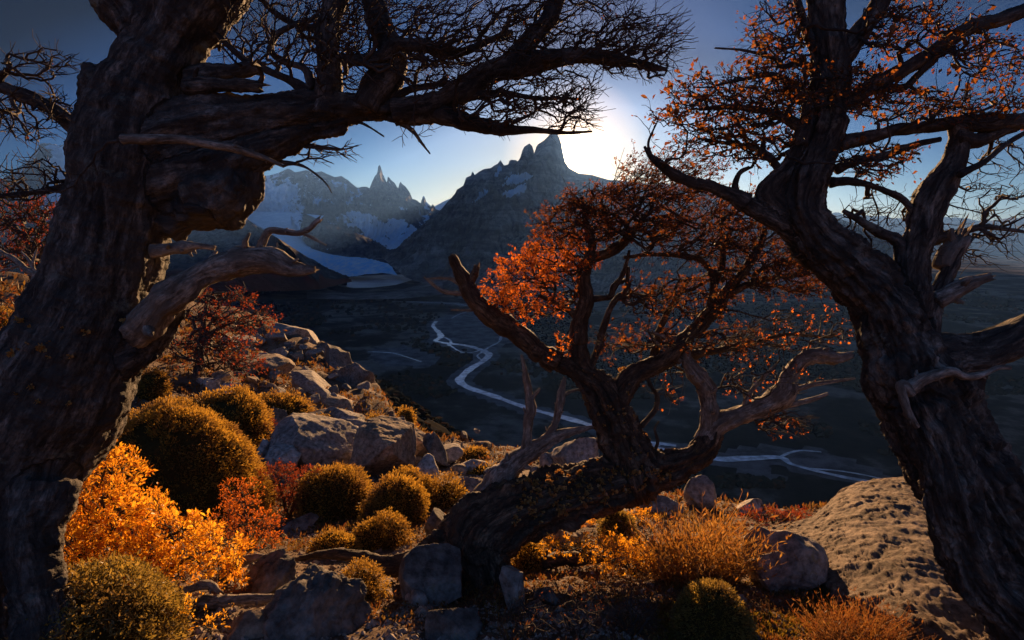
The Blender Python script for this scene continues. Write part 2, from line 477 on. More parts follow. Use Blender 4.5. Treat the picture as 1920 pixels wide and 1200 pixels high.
def ground_mat():
    b = NB('mountain_soil')
    co = b.coords()
    n1 = b.noise(co, 0.9, 7, 0.65)
    n2 = b.noise(co, 18.0, 8, 0.75)
    v = b.voro(co, 26.0)
    c = b.ramp(n1, [(0.32, (0.075, 0.05, 0.035)), (0.5, (0.17, 0.12, 0.085)), (0.68, (0.27, 0.215, 0.17))])
    c = b.mix(0.7, c, b.ramp(n2, [(0.3, (0.16, 0.13, 0.11)), (0.7, (0.75, 0.7, 0.66))]), 'OVERLAY')
    nb = b.bump(v, 0.8, 0.025)
    nb = b.bump(n2, 1.0, 0.03, nb)
    return b.done(b.bsdf(c, 0.95, nb, 0.1))
M['ground'] = ground_mat()
M['stone'] = rock_mat('field_stone', (0.15, 0.115, 0.09), (0.28, 0.225, 0.18), (0.42, 0.36, 0.30), la=0.7, scale=6.0)

def ruff_mat():
    return leaf_mat('ground_cover_leaf', [(0.10, 0.04, 0.02), (0.20, 0.08, 0.025), (0.22, 0.15, 0.04), (0.14, 0.10, 0.035), (0.28, 0.12, 0.03)], 0.35, clump=1.5, dead=(0.10, 0.06, 0.03))
M['ground_cover'] = ruff_mat()
# ------------------------------------------------------------------ terrain heights
GP = [  # pixel, depth: where the ground of the ledge lies
    (960, 1200, 2.75), (400, 1200, 2.75), (100, 1200, 2.65), (1500, 1200, 2.8), (1900, 1200, 3.1), (700, 1150, 3.2), (1250, 1130, 3.4),
    (880, 1095, 3.85), (1150, 1080, 4.1), (1350, 1080, 4.0), (640, 1080, 4.1), (1150, 985, 6.0), (1300, 990, 5.8), (1250, 940, 7.6),
    (1000, 905, 9.0), (1080, 872, 11.0), (880, 885, 10.0), (760, 880, 10.2), (620, 1000, 5.7), (480, 910, 8.6), (300, 1010, 5.2), (100, 1030, 4.4),
    (620, 880, 10.0), (560, 800, 13.6), (700, 790, 16.5), (700, 740, 22.0), (540, 640, 27.0), (440, 740, 15.5), (400, 690, 18.0), (300, 710, 14.0),
    (120, 640, 13.0), (0, 610, 13.0), (0, 540, 19.0), (-300, 560, 14.0), (-300, 900, 6.0), (1450, 975, 6.8), (1700, 960, 6.8), (1920, 960, 6.6),
    (2200, 1000, 5.6), (800, 850, 13.0), (640, 690, 26.0), (300, 600, 24.0), (2300, 1300, 2.95),
]
_g = np.array([P(*g) for g in GP])
_extra = np.array([[0, 0.6, 0.12], [-2, 0.5, 0.2], [2, 0.5, 0.05], [0, -3, 0.8], [-6, -3, 1.2], [6, -3, 0.6], [0, -9, 2.6], [-12, -6, 2.6], [12, -8, 2.2],
                   [-16, 4, 0.9], [14, 3, -0.8], [-22, 14, 0.6], [-24, 24, 0.2], [0, -20, 6], [-22, -20, 6], [22, -20, 5]])
_g = np.vstack([_g, _extra])
def _tps_k(r2):
    return 0.5 * r2 * np.log(np.maximum(r2, 1e-9))
_n = len(_g)
_A = np.zeros((_n + 3, _n + 3))
_A[:_n, :_n] = _tps_k(((_g[:, None, :2] - _g[None, :, :2]) ** 2).sum(-1)) + np.eye(_n) * 0.25
_A[:_n, _n] = 1; _A[:_n, _n + 1:] = _g[:, :2]; _A[_n, :_n] = 1; _A[_n + 1:, :_n] = _g[:, :2].T
_c = np.linalg.solve(_A, np.concatenate([_g[:, 2], np.zeros(3)]))
def tps(x, y):
    sh = np.shape(x); x = np.ravel(x); y = np.ravel(y); out = np.empty(len(x))
    for a in range(0, len(x), 40000):
        xs, ys = x[a:a + 40000], y[a:a + 40000]
        k = _tps_k((xs[:, None] - _g[None, :, 0]) ** 2 + (ys[:, None] - _g[None, :, 1]) ** 2)
        out[a:a + 40000] = k @ _c[:_n] + _c[_n] + xs * _c[_n + 1] + ys * _c[_n + 2]
    return out.reshape(sh)

EDGE = [(-600, 480, 44), (0, 480, 40), (300, 545, 36), (480, 592, 33), (560, 625, 30), (650, 690, 27), (715, 770, 21.5), (745, 828, 16),
        (800, 850, 13.6), (900, 868, 11.8), (1080, 866, 11.5), (1250, 928, 8.4), (1450, 968, 7.2), (1900, 955, 7.0), (2400, 960, 7.5)]
_e = np.array([P(*e) for e in EDGE])
E_AZ = np.arctan2(_e[:, 0], _e[:, 1]); E_R = np.hypot(_e[:, 0], _e[:, 1])
def az_px(px):
    return math.atan2((px - 960) / F, math.cos(PITCH))
K60 = [(600, 790), (700, 800), (800, 835), (900, 885), (1000, 940), (1100, 1010), (1300, 1060)]
K250 = [(600, 690), (650, 694), (720, 722), (800, 776), (900, 842), (1000, 895), (1100, 970), (1300, 1040)]
def _tan_down(px, py):
    v = P(px, py, 1.0) - CAM
    return -v[2] / math.hypot(v[0], v[1])
K60A = np.array([az_px(a) for a, b in K60]); K60T = np.array([_tan_down(a, b) for a, b in K60])
K250A = np.array([az_px(a) for a, b in K250]); K250T = np.array([_tan_down(a, b) for a, b in K250])
FLOOR = -418.0

def floor_z(x, y):
    p = np.stack([x / 420.0, y / 420.0, np.zeros_like(x)], -1)
    return FLOOR + 5.0 * fbm(p, 4, 5)

def hill_z(x, y):
    az = np.arctan2(x, y); r = np.hypot(x, y)
    front = np.abs(az) < 1.35
    re = np.where(front, np.interp(az, E_AZ, E_R), 70.0)
    blend = sstep(1.0, 1.35, np.abs(az)); re = re * (1 - blend) + 70 * blend
    k = np.minimum(1.0, re / np.maximum(r, 1e-6))
    zin = tps(x * k, y * k)
    t60 = np.interp(az, K60A, K60T); t250 = np.interp(az, K250A, K250T)
    z60 = np.minimum(2 - 62 * t60, zin - 4); z250 = 2 - 250 * t250
    re2 = np.minimum(re, 60)
    s1 = (z60 - zin) / np.maximum(62 - re2, 4)
    s1 = np.maximum(s1, -1.6)
    z1 = zin + s1 * (r - re)
    m = np.clip((r - 62) / (250 - 62), 0, 1)
    z2 = z60 + (z250 - z60) * m
    z3 = z250 - (r - 250) * 0.78
    z = np.where(r < re, zin, np.where(r < 62, z1, np.where(r < 250, z2, z3)))
    rel = sstep(0, 3.0, r - re)
    z = z + np.where((r > re) & (r < 400), rel * fbm(np.stack([x / 9, y / 9, z * 0], -1), 4, 9) * np.minimum(r * 0.02, 3.0), 0)
    up = np.maximum(r - 70, 0) * 0.22 + tps(x * np.minimum(1, 60 / np.maximum(r, 1e-6)), y * np.minimum(1, 60 / np.maximum(r, 1e-6)))
    z = np.where(front, z, up) * (1 - blend) + up * blend
    fl = floor_z(x, y)
    z = np.where(z > fl, z, fl)
    return z

def near_z(x, y):
    x = np.asarray(x, float); y = np.asarray(y, float)
    z = hill_z(x, y)
    r = np.hypot(x, y)
    q = np.stack([x, y, z * 0], -1)
    amp = np.clip(r / 30, 0.25, 1.0)
    far = sstep(9, 14, r)
    z = z + 0.10 * amp * fbm(q * 1.3, 4, 3) + 0.03 * fbm(q * 7, 3, 4) * np.clip(1.6 - r / 14, 0.2, 1)
    # broken ledges on the rocky slope
    led = ridged(np.stack([x * 0.35 + y * 0.1, y * 0.35 - x * 0.2, z * 0.6], -1), 4, 21)
    return z + far * (0.62 * led + 0.30 * fbm(q * 0.5, 4, 31)) * sstep(60, 34, r)

def on_ground(px, py, dmax=40.0):
    """where the ray through a pixel meets the ledge: point and depth"""
    d = np.concatenate([np.linspace(2.0, 10, 800), np.linspace(10.02, dmax, 1500)])
    p = P(px, py, d)
    h = p[:, 2] - near_z(p[:, 0], p[:, 1])
    i = np.argmax(h < 0)
    if h[i] >= 0:
        i = int(np.argmin(h))
    return p[i], float(d[i])

# near ledge
def polar(az, r):
    A, R = np.meshgrid(az, r)
    return np.sin(A) * R, np.cos(A) * R
az_f = np.concatenate([np.linspace(-math.pi, -1.0, 60, endpoint=False), np.linspace(-1.0, 1.0, 430), np.linspace(1.0, math.pi, 61)[1:]])[:-1]
r_n = np.concatenate([[0.05, 0.4, 0.9], np.geomspace(1.3, 64, 270)])
gx, gy = polar(az_f, r_n)
gz = near_z(gx, gy)
GROUND = link('ground', mesh_data('ground', np.stack([gx, gy, gz], -1).reshape(-1, 3), grid_quads(len(r_n), len(az_f), True)), M['ground'], kind='structure')
GROUND['label'] = 'stony brown mountain ledge falling away to the valley'

# ------------------------------------------------------------------ valley floor
RIVER = [(818, 603, 26), (812, 612, 26), (821, 622, 28), (827, 632, 30), (817, 640, 30), (840, 645, 32), (870, 648, 32), (888, 652, 34), (906, 658, 34), (917, 666, 34),
         (903, 680, 30), (886, 690, 30), (869, 704, 30), (862, 717, 30), (884, 730, 30), (920, 741, 30), (960, 755, 30), (1000, 768, 30), (1050, 780, 30),
         (1090, 792, 32), (1125, 803, 32), (1170, 818, 26), (1220, 838, 24), (1262, 849, 22), (1300, 856, 22), (1345, 861, 24), (1400, 860, 26), (1462, 858, 26),
         (1482, 870, 16), (1520, 881, 14), (1560, 891, 14), (1590, 897, 16), (1640, 906, 18), (1720, 920, 20), (1850, 940, 20)]
BRAIDS = [[(735, 566, 30), (780, 566, 50), (815, 567, 60), (850, 569, 50), (875, 573, 30)],
          [(917, 612, 14), (938, 625, 14), (936, 640, 14), (915, 652, 14), (903, 662, 16)],
          [(818, 640, 14), (832, 634, 12), (845, 640, 14), (842, 650, 16)],
          [(1215, 830, 12), (1250, 834, 16), (1268, 836, 14)],
          [(1462, 858, 10), (1478, 850, 9), (1500, 845, 8), (1540, 848, 8)],
          [(840, 646, 12), (862, 660, 10), (880, 662, 10), (902, 657, 12)], [(905, 660, 12), (895, 668, 9), (905, 678, 9)], [(960, 612, 8), (985, 628, 8), (1000, 640, 7), (1010, 652, 7)], [(960, 640, 8), (980, 634, 7), (1000, 628, 6)],
          [(1130, 806, 12), (1170, 812, 10), (1210, 826, 10), (1235, 838, 12)], [(1520, 880, 8), (1570, 884, 7), (1620, 892, 7), (1680, 905, 8)], [(690, 662, 8), (735, 664, 8), (760, 670, 7), (790, 680, 6)],
          [(846, 598, 12), (862, 590, 12), (880, 585, 12), (905, 588, 10)]]
def floor_pts(arr):
    a = np.array(arr, float)
    v = P(a[:, 0], a[:, 1], 1.0) - CAM
    k = (FLOOR - CAM[2]) / v[:, 2]
    return CAM + v * k[:, None]
river_xy = resample(np.hstack([floor_pts(RIVER), np.array(RIVER)[:, 2:]]), 12.0)
braid_xy = [resample(np.hstack([floor_pts(b), np.array(b)[:, 2:]]), 12.0) for b in BRAIDS]

def in_poly(px, py, poly):
    poly = np.asarray(poly, float); inside = np.zeros(np.shape(px), bool)
    j = len(poly) - 1
    for i in range(len(poly)):
        xi, yi = poly[i]; xj, yj = poly[j]
        c = ((yi > py) != (yj > py)) & (px < (xj - xi) * (py - yi) / (yj - yi + 1e-12) + xi)
        inside ^= c; j = i
    return inside

BARS = [[(1345, 850), (1385, 838), (1450, 834), (1530, 842), (1600, 862), (1650, 882), (1690, 897), (1600, 898), (1530, 884), (1480, 868), (1440, 860), (1360, 862)],
        [(1130, 800), (1215, 826), (1300, 835), (1340, 848), (1300, 860), (1230, 848), (1170, 826)],
        [(800, 605), (840, 590), (905, 586), (950, 612), (958, 640), (925, 660), (880, 650), (830, 650), (806, 632)],
        [(1370, 872), (1440, 880), (1480, 900), (1440, 905), (1390, 890)],
        [(700, 655), (760, 648), (830, 672), (800, 690), (720, 685), (690, 670)]]
az_v = np.concatenate([np.linspace(-math.pi, -0.95, 70, endpoint=False), np.linspace(-0.95, 0.95, 430), np.linspace(0.95, math.pi, 71)[1:]])[:-1]
r_v = np.geomspace(58, 24500, 270)
vx, vy = polar(az_v, r_v)
vz = hill_z(vx, vy) - np.where(vy > 0, 0.4, 0.4)
back = np.abs(np.arctan2(vx, vy)) > 1.0
vz = np.where(back, np.minimum(vz, 900), vz)
VP = np.stack([vx, vy, vz], -1).reshape(-1, 3)
ppx, ppy, pd = project(VP)
fr = (pd > 50) & (ppx > -100) & (ppx < 2020)
bar = np.zeros(len(VP))
for b_ in BARS:
    bar[fr & in_poly(ppx, ppy, b_)] = 1.0
sel = np.where(fr & (np.hypot(VP[:, 0], VP[:, 1]) < 4000) & (VP[:, 2] < FLOOR + 12))[0]
allr = np.vstack([river_xy] + braid_xy)[::2]
for a in range(0, len(sel), 20000):
    s_ = sel[a:a + 20000]
    dd = np.sqrt(((VP[s_][:, None, :2] - allr[None, :, :2]) ** 2).sum(-1)) - allr[None, :, 3]
    bar[s_] = np.maximum(bar[s_], sstep(16, 2, dd.min(1)))
VB = NB('valley_floor')
co = VB.coords()
at = VB.n('ShaderNodeAttribute', attribute_name='bar').outputs['Fac']
n1 = VB.noise(co, 0.0035, 8, 0.62)
n2 = VB.noise(co, 0.035, 6, 0.7)
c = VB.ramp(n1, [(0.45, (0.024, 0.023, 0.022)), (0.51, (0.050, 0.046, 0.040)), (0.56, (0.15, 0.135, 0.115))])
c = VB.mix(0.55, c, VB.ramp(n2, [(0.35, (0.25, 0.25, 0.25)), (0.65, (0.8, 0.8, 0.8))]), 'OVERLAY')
g_ = VB.ramp(VB.noise(co, 0.02, 6, 0.7), [(0.38, (0.08, 0.078, 0.078)), (0.62, (0.20, 0.196, 0.198))])
edge_n = VB.math('ADD', at, VB.math('MULTIPLY', VB.math('SUBTRACT', VB.noise(co, 0.025, 5, 0.7), 0.5), 0.9))
c = VB.mix(VB.ramp(edge_n, [(0.42, (0, 0, 0)), (0.62, (1, 1, 1))]), c, g_)
M['valley'] = VB.done(VB.bsdf(c, 1.0, None, 0.0))
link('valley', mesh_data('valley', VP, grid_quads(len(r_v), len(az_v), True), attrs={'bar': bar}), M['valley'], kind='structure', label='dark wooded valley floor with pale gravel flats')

def water_mat(name, col, rough, scale):
    b = NB(name)
    n = b.noise(b.coords(), scale, 5, 0.65)
    c = b.ramp(n, [(0.38, tuple(x * 0.45 for x in col)), (0.60, col)])
    s = b.bsdf(c, rough, b.bump(b.noise(b.coords(), scale * 3, 4, 0.6), 0.2, 1.0), 1.0)
    return b.done(s)
M['river'] = water_mat('river_water', (0.86, 0.90, 0.93), 0.15, 0.05)
M['lake'] = water_mat('lake_water', (0.34, 0.38, 0.41), 0.35, 0.004)

def ribbon(name, rows, label, lift):
    p = rows[:, :3].copy(); w = rows[:, 3]
    t = nrm(np.gradient(p[:, :2], axis=0)); s = np.stack([-t[:, 1], t[:, 0]], -1)
    w = 0.78 * w * (1 + 0.5 * fbm(np.stack([p[:, 0] / 60, p[:, 1] / 60, p[:, 0] * 0], -1), 3, 77))
    cols = []
    for k in (-0.5, -0.17, 0.17, 0.5):
        j = 0.12 * noise(np.stack([p[:, 0] / 18, p[:, 1] / 18, p[:, 0] * 0 + k * 9], -1), 3)
        xy = p[:, :2] + s * (w * (k + j))[:, None]
        cols.append(np.column_stack([xy, floor_z(xy[:, 0], xy[:, 1]) + lift]))
    V = np.stack(cols, 1).reshape(-1, 3)
    return link(name, mesh_data(name, V, grid_quads(len(p), 4)), M['river'], kind='structure', label=label)
ribbon('river', river_xy, 'pale blue glacial river winding along the valley floor', 1.6)
for i, b_ in enumerate(braid_xy):
    ribbon('river_channel', b_, 'thin side channel of the glacial river', 1.2 + 0.08 * i)

LAKE = [(624, 532), (645, 524), (672, 519), (720, 516.5), (760, 516), (802, 517.5), (785, 523), (762, 530), (742, 536), (700, 541), (664, 542), (640, 539)]
lp = floor_pts([(a, b, 0) for a, b in LAKE]); lp[:, 2] = FLOOR + 8
lv = CAM + (lp - CAM)
link('lake', mesh_data('lake', np.vstack([lv, lv.mean(0)]), tris=[(len(lv), i, (i + 1) % len(lv)) for i in range(len(lv))]), M['lake'], kind='structure', label='grey glacial lake below the ice tongue')

# ------------------------------------------------------------------ mountains
def mountain_mat(name, dark, mid, light, strata=(0.0016, 0.0016, 0.010), snow=(0.72, 0.76, 0.82), foot=None):
    b = NB(name)
    big = b.noise(b.coords(scale=(0.0005, 0.0005, 0.0012)), 1.0, 6, 0.6)
    n1 = b.noise(b.coords(scale=strata), 1.0, 9, 0.68, dist=0.8)
    n1 = b.math('ADD', n1, b.math('MULTIPLY', b.math('SUBTRACT', big, 0.5), 0.7))
    n2 = b.noise(b.coords(scale=(0.009, 0.009, 0.006)), 1.0, 9, 0.75)
    c = b.ramp(n1, [(0.38, dark), (0.5, mid), (0.64, light)])
    c = b.mix(0.85, c, b.ramp(n2, [(0.36, (0.08, 0.08, 0.08)), (0.64, (0.92, 0.92, 0.92))]), 'OVERLAY')
    if foot:
        a0 = b.n('ShaderNodeAttribute', attribute_name='foot').outputs['Fac']
        f2 = b.math('ADD', a0, b.math('MULTIPLY', b.math('SUBTRACT', n2, 0.5), 0.6))
        c = b.mix(b.ramp(f2, [(0.4, (0, 0, 0)), (0.6, (1, 1, 1))]), c, foot)
    a = b.n('ShaderNodeAttribute', attribute_name='snow').outputs['Fac']
    f = b.math('ADD', a, b.math('MULTIPLY', b.math('SUBTRACT', n2, 0.5), 1.3))
    sn = b.mix(b.ramp(b.noise(b.coords(scale=(0.001, 0.001, 0.003)), 1.0, 6, 0.6), [(0.3, (0, 0, 0)), (0.7, (1, 1, 1))]), snow, tuple(x * k for x, k in zip(snow, (0.62, 0.78, 0.95))))
    c = b.mix(b.ramp(f, [(0.44, (0, 0, 0)), (0.54, (1, 1, 1))]), c, sn)
    return b.done(b.bsdf(c, 0.95, b.bump(n2, 0.9, 90.0), 0.05))
M['range'] = mountain_mat('range_rock', (0.035, 0.037, 0.042), (0.075, 0.075, 0.08), (0.15, 0.145, 0.145), snow=(0.86, 0.91, 0.97))
M['ridge'] = mountain_mat('ridge_rock', (0.07, 0.062, 0.06), (0.16, 0.14, 0.13), (0.30, 0.265, 0.245))
M['spur'] = mountain_mat('spur_rock', (0.085, 0.08, 0.078), (0.13, 0.12, 0.115), (0.18, 0.165, 0.155), foot=(0.22, 0.065, 0.03))

def mountain(name, ridge, base, m, label, ns=420, nt=120, gully=60.0, rough=30.0, prof=1.0, seed=1, snow_fn=None, foot=0.0, back=0.5, gfreq=40.0, jag=0.0):
    r = np.array(ridge, float); b = np.array(base, float)
    tr = np.concatenate([[0], np.cumsum(np.abs(np.diff(r[:, 0])) + 0.3)]); tr /= tr[-1]
    s = np.unique(np.concatenate([np.linspace(0, 1, ns), tr]))
    ns = len(s)
    rr = np.stack([np.interp(s, tr, r[:, k]) for k in range(3)], -1)
    tb = np.linspace(0, 1, len(b))
    bb = np.stack([np.interp(s, tb, b[:, k]) for k in range(3)], -1)
    if jag:
        rr[:, 1] += jag * fbm(np.stack([s * 90, s * 0, s * 0], -1), 4, seed + 40)
    R = P(rr[:, 0], rr[:, 1], rr[:, 2]); B = P(bb[:, 0], bb[:, 1], bb[:, 2])
    t = np.concatenate([-np.linspace(1, 0.04, 14) * back, np.linspace(0, 1, nt) ** 1.35])
    Tt = np.clip(t, 0, 1)[:, None, None]
    Pm = R[None] + (B - R)[None] * Tt
    z = R[None, :, 2] + (B - R)[None, :, 2] * Tt[..., 0] ** prof
    Pm[..., 2] = z
    neg = np.clip(-t, 0, None)[:, None]
    away = nrm((R - CAM) * np.array([1, 1, 0]))
    hgt = np.maximum(R[:, 2] - B[:, 2], 200)
    Pm = Pm + away[None] * (neg * hgt[None] * 1.2)[..., None]
    Pm[..., 2] -= neg * hgt[None] * 1.1
    env = np.clip(np.sin(np.clip(t, 0, 1) * math.pi) ** 0.6 * np.minimum(1, np.clip(t, 0, 1) * 9), 0, 1)[:, None]
    q = Pm / 900.0
    gl = ridged(np.stack([np.repeat(s[None] * gfreq, len(t), 0) + 1.3 * fbm(q, 3, seed + 2), np.repeat(t[:, None] * 3.0, ns, 1), q[..., 2] * 0], -1), 4, seed)
    rg = fbm(q * 2.6, 6, seed + 5, 0.58)
    crag = ridged(q * 4.0, 4, seed + 9)
    tow = -away[None]
    fine_ = fbm(q * 14.0, 4, seed + 21, 0.6)
    disp = (gl * gully * 2.0 + rg * rough * 3.4 + crag * rough * 2.4 + fine_ * rough * 1.6) * env
    Pm = Pm + tow * disp[..., None]
    Pm[..., 2] += disp * 0.35
    V = Pm.reshape(-1, 3)
    px, py, d = project(V)
    tt = np.repeat(t[:, None], ns, 1).ravel()
    fx = fbm(V / 260.0, 4, seed + 11)
    sn = snow_fn(px, py, tt, fx, gl.ravel(), crag.ravel()) if snow_fn else np.zeros(len(V))
    ft = sstep(1 - foot, 1, tt + fx * 0.15) if foot else np.zeros(len(V))
    return link(name, mesh_data(name, V, grid_quads(len(t), ns), attrs={'snow': sn, 'foot': ft}), m, kind='structure', label=label)

def soft_poly(px, py, poly, noise_v, w=6.0):
    jx = px + noise_v * w; jy = py + noise_v * w * 0.7
    return in_poly(jx, jy, poly).astype(float)

RANGE = [(380, 345), (430, 336), (483, 327), (500, 330), (520, 325), (533, 319), (540, 316), (547, 319), (553, 323), (565, 321), (573, 319), (593, 323), (602, 321), (613, 326), (627, 332),
         (640, 330), (653, 338), (662, 346), (670, 352), (680, 350), (687, 350), (693, 353), (698, 340), (701, 334), (703, 330), (706, 327), (708, 321), (708.6, 313), (711.5, 309), (714, 313),
         (716, 320), (718, 327), (721, 333), (724, 340), (725.5, 342), (727, 331), (730, 333), (732, 336), (736, 340), (740, 343), (744, 350), (746.5, 353), (749, 344), (751, 341), (755, 346),
         (760, 349), (765, 356), (769, 362), (773, 373), (778, 374), (782, 376), (787, 380), (790.5, 382), (792, 370), (794, 367), (797, 371), (799, 378), (803, 382), (808, 387), (811, 383),
         (813, 385), (817, 392), (828, 396), (845, 386), (870, 364), (900, 345), (940, 336), (1000, 340), (1040, 360)]  # last points rise unseen behind the ridge, added to shade the lake
def snow_range(px, py, t, fx, gl, cr_):
    left = sstep(590, 500, px + fx * 60) * sstep(335, 352, py + fx * 14)
    s = 0.36 + 0.55 * fx - 0.28 * gl
    s = s + 0.75 * left
    s = s + 0.42 * soft_poly(px, py, [(640, 402), (668, 400), (700, 404), (770, 420), (800, 440), (780, 475), (730, 470), (690, 440)], fx, 16)
    s = s + 0.30 * soft_poly(px, py, [(784, 385), (800, 400), (815, 420), (800, 425), (785, 405)], fx, 8)
    s = s - 0.38 * soft_poly(px, py, [(690, 300), (785, 300), (800, 400), (770, 418), (690, 402), (684, 360)], fx, 8)
    s = s + 0.30 * soft_poly(px, py, [(716, 366), (726, 368), (745, 395), (738, 396)], fx, 3) + 0.30 * soft_poly(px, py, [(745, 386), (766, 392), (762, 396), (744, 392)], fx, 3)
    return s
mountain('mountain_range', [(a, b, 12000) for a, b in RANGE], [(380, 480, 8600), (520, 470, 8600), (640, 470, 8800), (720, 480, 8800), (860, 480, 8600), (1040, 500, 8600)], M['range'],
         'snow streaked granite range with needle spires', ns=460, nt=105, gully=70, rough=42, prof=0.85, seed=3, snow_fn=snow_range, gfreq=70)
def snow_peak(px, py, t, fx, gl, cr_):
    return 0.25 + 0.4 * fx - 0.1 * gl + 0.5 * sstep(85, 100, px + fx * 20) * sstep(264, 270, py)
mountain('snowy_peak', [(-260, 440, 9500), (-120, 400, 9500), (0, 339, 9500), (20, 328, 9500), (36, 317, 9500), (55, 300, 9500), (66, 285, 9500), (76, 268, 9500), (84, 266, 9500), (100, 272, 9500), (125, 268, 9500),
                       (150, 285, 9500), (210, 300, 9600), (300, 318, 9800), (400, 335, 10000), (450, 350, 10200)],
         [(-260, 520, 6500), (0, 500, 6500), (200, 490, 6500), (450, 480, 7000)], M['range'], 'steep peak with a snow cap behind the leaning tree', ns=180, nt=70, gully=70, rough=45, seed=8, snow_fn=snow_peak, gfreq=24, jag=5)
mountain('snow_ridge', [(790, 400, 16000), (820, 384, 16000), (835, 376, 16000), (850, 370, 16000), (880, 372, 16000), (940, 380, 16000)], [(790, 430, 14000), (940, 430, 14000)], M['range'],
         'distant snow ridge in the gap of the valley', ns=80, nt=40, gully=30, rough=30, seed=12, snow_fn=lambda px, py, t, fx, gl, c: 0.75 + 0.3 * fx)
RIDGE = [(800, 425), (817, 407), (823, 397), (832, 387), (840, 377), (847, 370), (853, 363), (857, 355), (864, 351), (870, 347), (872, 338), (874, 333), (883, 329), (885, 322), (888, 324), (890, 328),
         (898, 322), (907, 317), (920, 315), (927, 310), (933, 307), (936, 303), (938, 300), (941, 304), (945, 310), (950, 309), (953, 308), (955, 302), (958, 299.5), (967, 300), (971, 303),
         (975, 303), (977, 292), (979, 283), (983, 275), (989, 271), (993, 269), (998, 274), (1000.5, 282), (1002, 289), (1003.5, 288), (1005, 276), (1008, 271), (1020, 263), (1027, 256), (1031, 252),
         (1040, 249), (1045, 251), (1049, 259), (1053, 272), (1056, 288), (1060, 304), (1068, 316), (1085, 325), (1110, 328), (1140, 337), (1180, 340), (1220, 346), (1260, 345), (1290, 341), (1318, 339), (1345, 356), (1400, 374),
         (1470, 390), (1540, 402), (1620, 424), (1700, 452)]
def snow_ridge_fn(px, py, t, fx, gl, cr_):
    s = 0.17 + 0.42 * fx - 0.12 * cr_ - 0.25 * sstep(360, 440, py)
    for poly, a in (([(925, 330), (940, 313), (945, 317), (933, 333)], 0.6), ([(938, 348), (960, 325), (985, 320), (1000, 330), (985, 342), (955, 350)], 0.55),
                    ([(885, 380), (905, 355), (920, 358), (905, 372), (895, 378)], 0.6), ([(942, 368), (965, 352), (990, 345), (985, 360), (960, 372)], 0.5)):
        s = s + a * soft_poly(px, py, poly, fx, 10)
    return s
mountain('ridge_mountain', [(a, b, 7000 + (a - 800) * 1.2) for a, b in RIDGE], [(715, 482, 6300), (760, 520, 4900), (840, 548, 4300), (960, 560, 4150), (1120, 565, 4100), (1300, 560, 4150), (1500, 535, 4600), (1720, 480, 7000)],
         M['ridge'], 'dark rocky ridge with twin summit towers against the sun', ns=440, nt=120, gully=75, rough=50, prof=0.8, seed=5, snow_fn=snow_ridge_fn, gfreq=46)
mountain('rock_spur', [(545, 402, 8300), (560, 396, 8300), (580, 404, 8200), (600, 412, 8100), (640, 428, 7900), (665, 436, 7800), (690, 446, 7700), (708, 455, 7500), (724, 467, 7200)],
         [(560, 440, 7600), (590, 478, 6900), (640, 486, 6700), (690, 488, 6600), (728, 484, 6600)], M['range'], 'dark rock spur dividing two glaciers', ns=160, nt=70, gully=40, rough=26, seed=14,
         snow_fn=lambda px, py, t, fx, gl, c: 0.22 + 0.3 * fx + 0.45 * sstep(575, 555, px + fx * 16), gfreq=18)
mountain('valley_spur', [(-300, 420, 5600), (0, 430, 5600), (200, 428, 5600), (300, 422, 5600), (390, 414, 5600), (440, 404, 5500), (460, 408, 5450), (480, 424, 5350), (520, 446, 3000), (570, 478, 5000), (610, 502, 4800), (650, 520, 4600)],
         [(-300, 570, 3100), (0, 565, 3200), (200, 556, 3350), (380, 548, 3500), (460, 546, 3600), (540, 546, 3600), (600, 542, 3800), (660, 528, 4350)], M['spur'], 'brown valley spur with a rust red foot', ns=180, nt=70,
         gully=45, rough=26, seed=18, snow_fn=None, foot=0.42, gfreq=22)
mountain('distant_hills', [(1150, 425, 19000), (1400, 405, 19000), (1560, 399, 19000), (1620, 404, 19000), (1700, 410, 19000), (1760, 404, 19000), (1840, 414, 19000), (1900, 408, 19000), (2000, 400, 19000), (2200, 415, 19000)],
         [(1150, 470, 15000), (1500, 470, 14500), (1900, 475, 14000), (2200, 480, 14000)], M['spur'], 'low blue hills along the far skyline', ns=160, nt=40, gully=40, rough=40, seed=23, gfreq=12, jag=4)

# glacier: lofted between its two margins, from the icefield down to the blue snout
GL = [(450, 398, 9300), (470, 412, 8800), (500, 432, 8000), (535, 455, 7300), (570, 478, 6600), (605, 495, 6000), (640, 512, 5500), (668, 520, 5150)]
GR = [(600, 404, 9300), (585, 424, 8800), (580, 446, 8000), (590, 466, 7300), (625, 480, 6600), (680, 485, 6100), (722, 496, 5600), (742, 516, 5150)]
def loft(name, A, B, m, label, n=110, k=90, bump=14.0):
    a = resample(np.array([P(*x) for x in A]), 40)[:, :3]; b = resample(np.array([P(*x) for x in B]), 40)[:, :3]
    ta = np.linspace(0, 1, n)
    ai = np.stack([np.interp(ta, np.linspace(0, 1, len(a)), a[:, j]) for j in range(3)], -1)
    bi = np.stack([np.interp(ta, np.linspace(0, 1, len(b)), b[:, j]) for j in range(3)], -1)
    w = np.linspace(-0.05, 1.05, k)[None, :, None]
    V = ai[:, None] * (1 - w) + bi[:, None] * w
    cr_ = ridged(np.stack([np.repeat(ta[:, None] * 60, k, 1), V[..., 0] / 260, V[..., 1] * 0], -1), 3, 51)
    V[..., 2] += bump * cr_ + 20 * np.sin(np.clip(w[..., 0], 0, 1) * math.pi)
    return link(name, mesh_data(name, V.reshape(-1, 3), grid_quads(n, k), attrs={'flow': np.repeat(ta[:, None], k, 1).ravel()}), m, kind='structure', label=label)
b = NB('glacier_ice')
fl = b.n('ShaderNodeAttribute', attribute_name='flow').outputs['Fac']
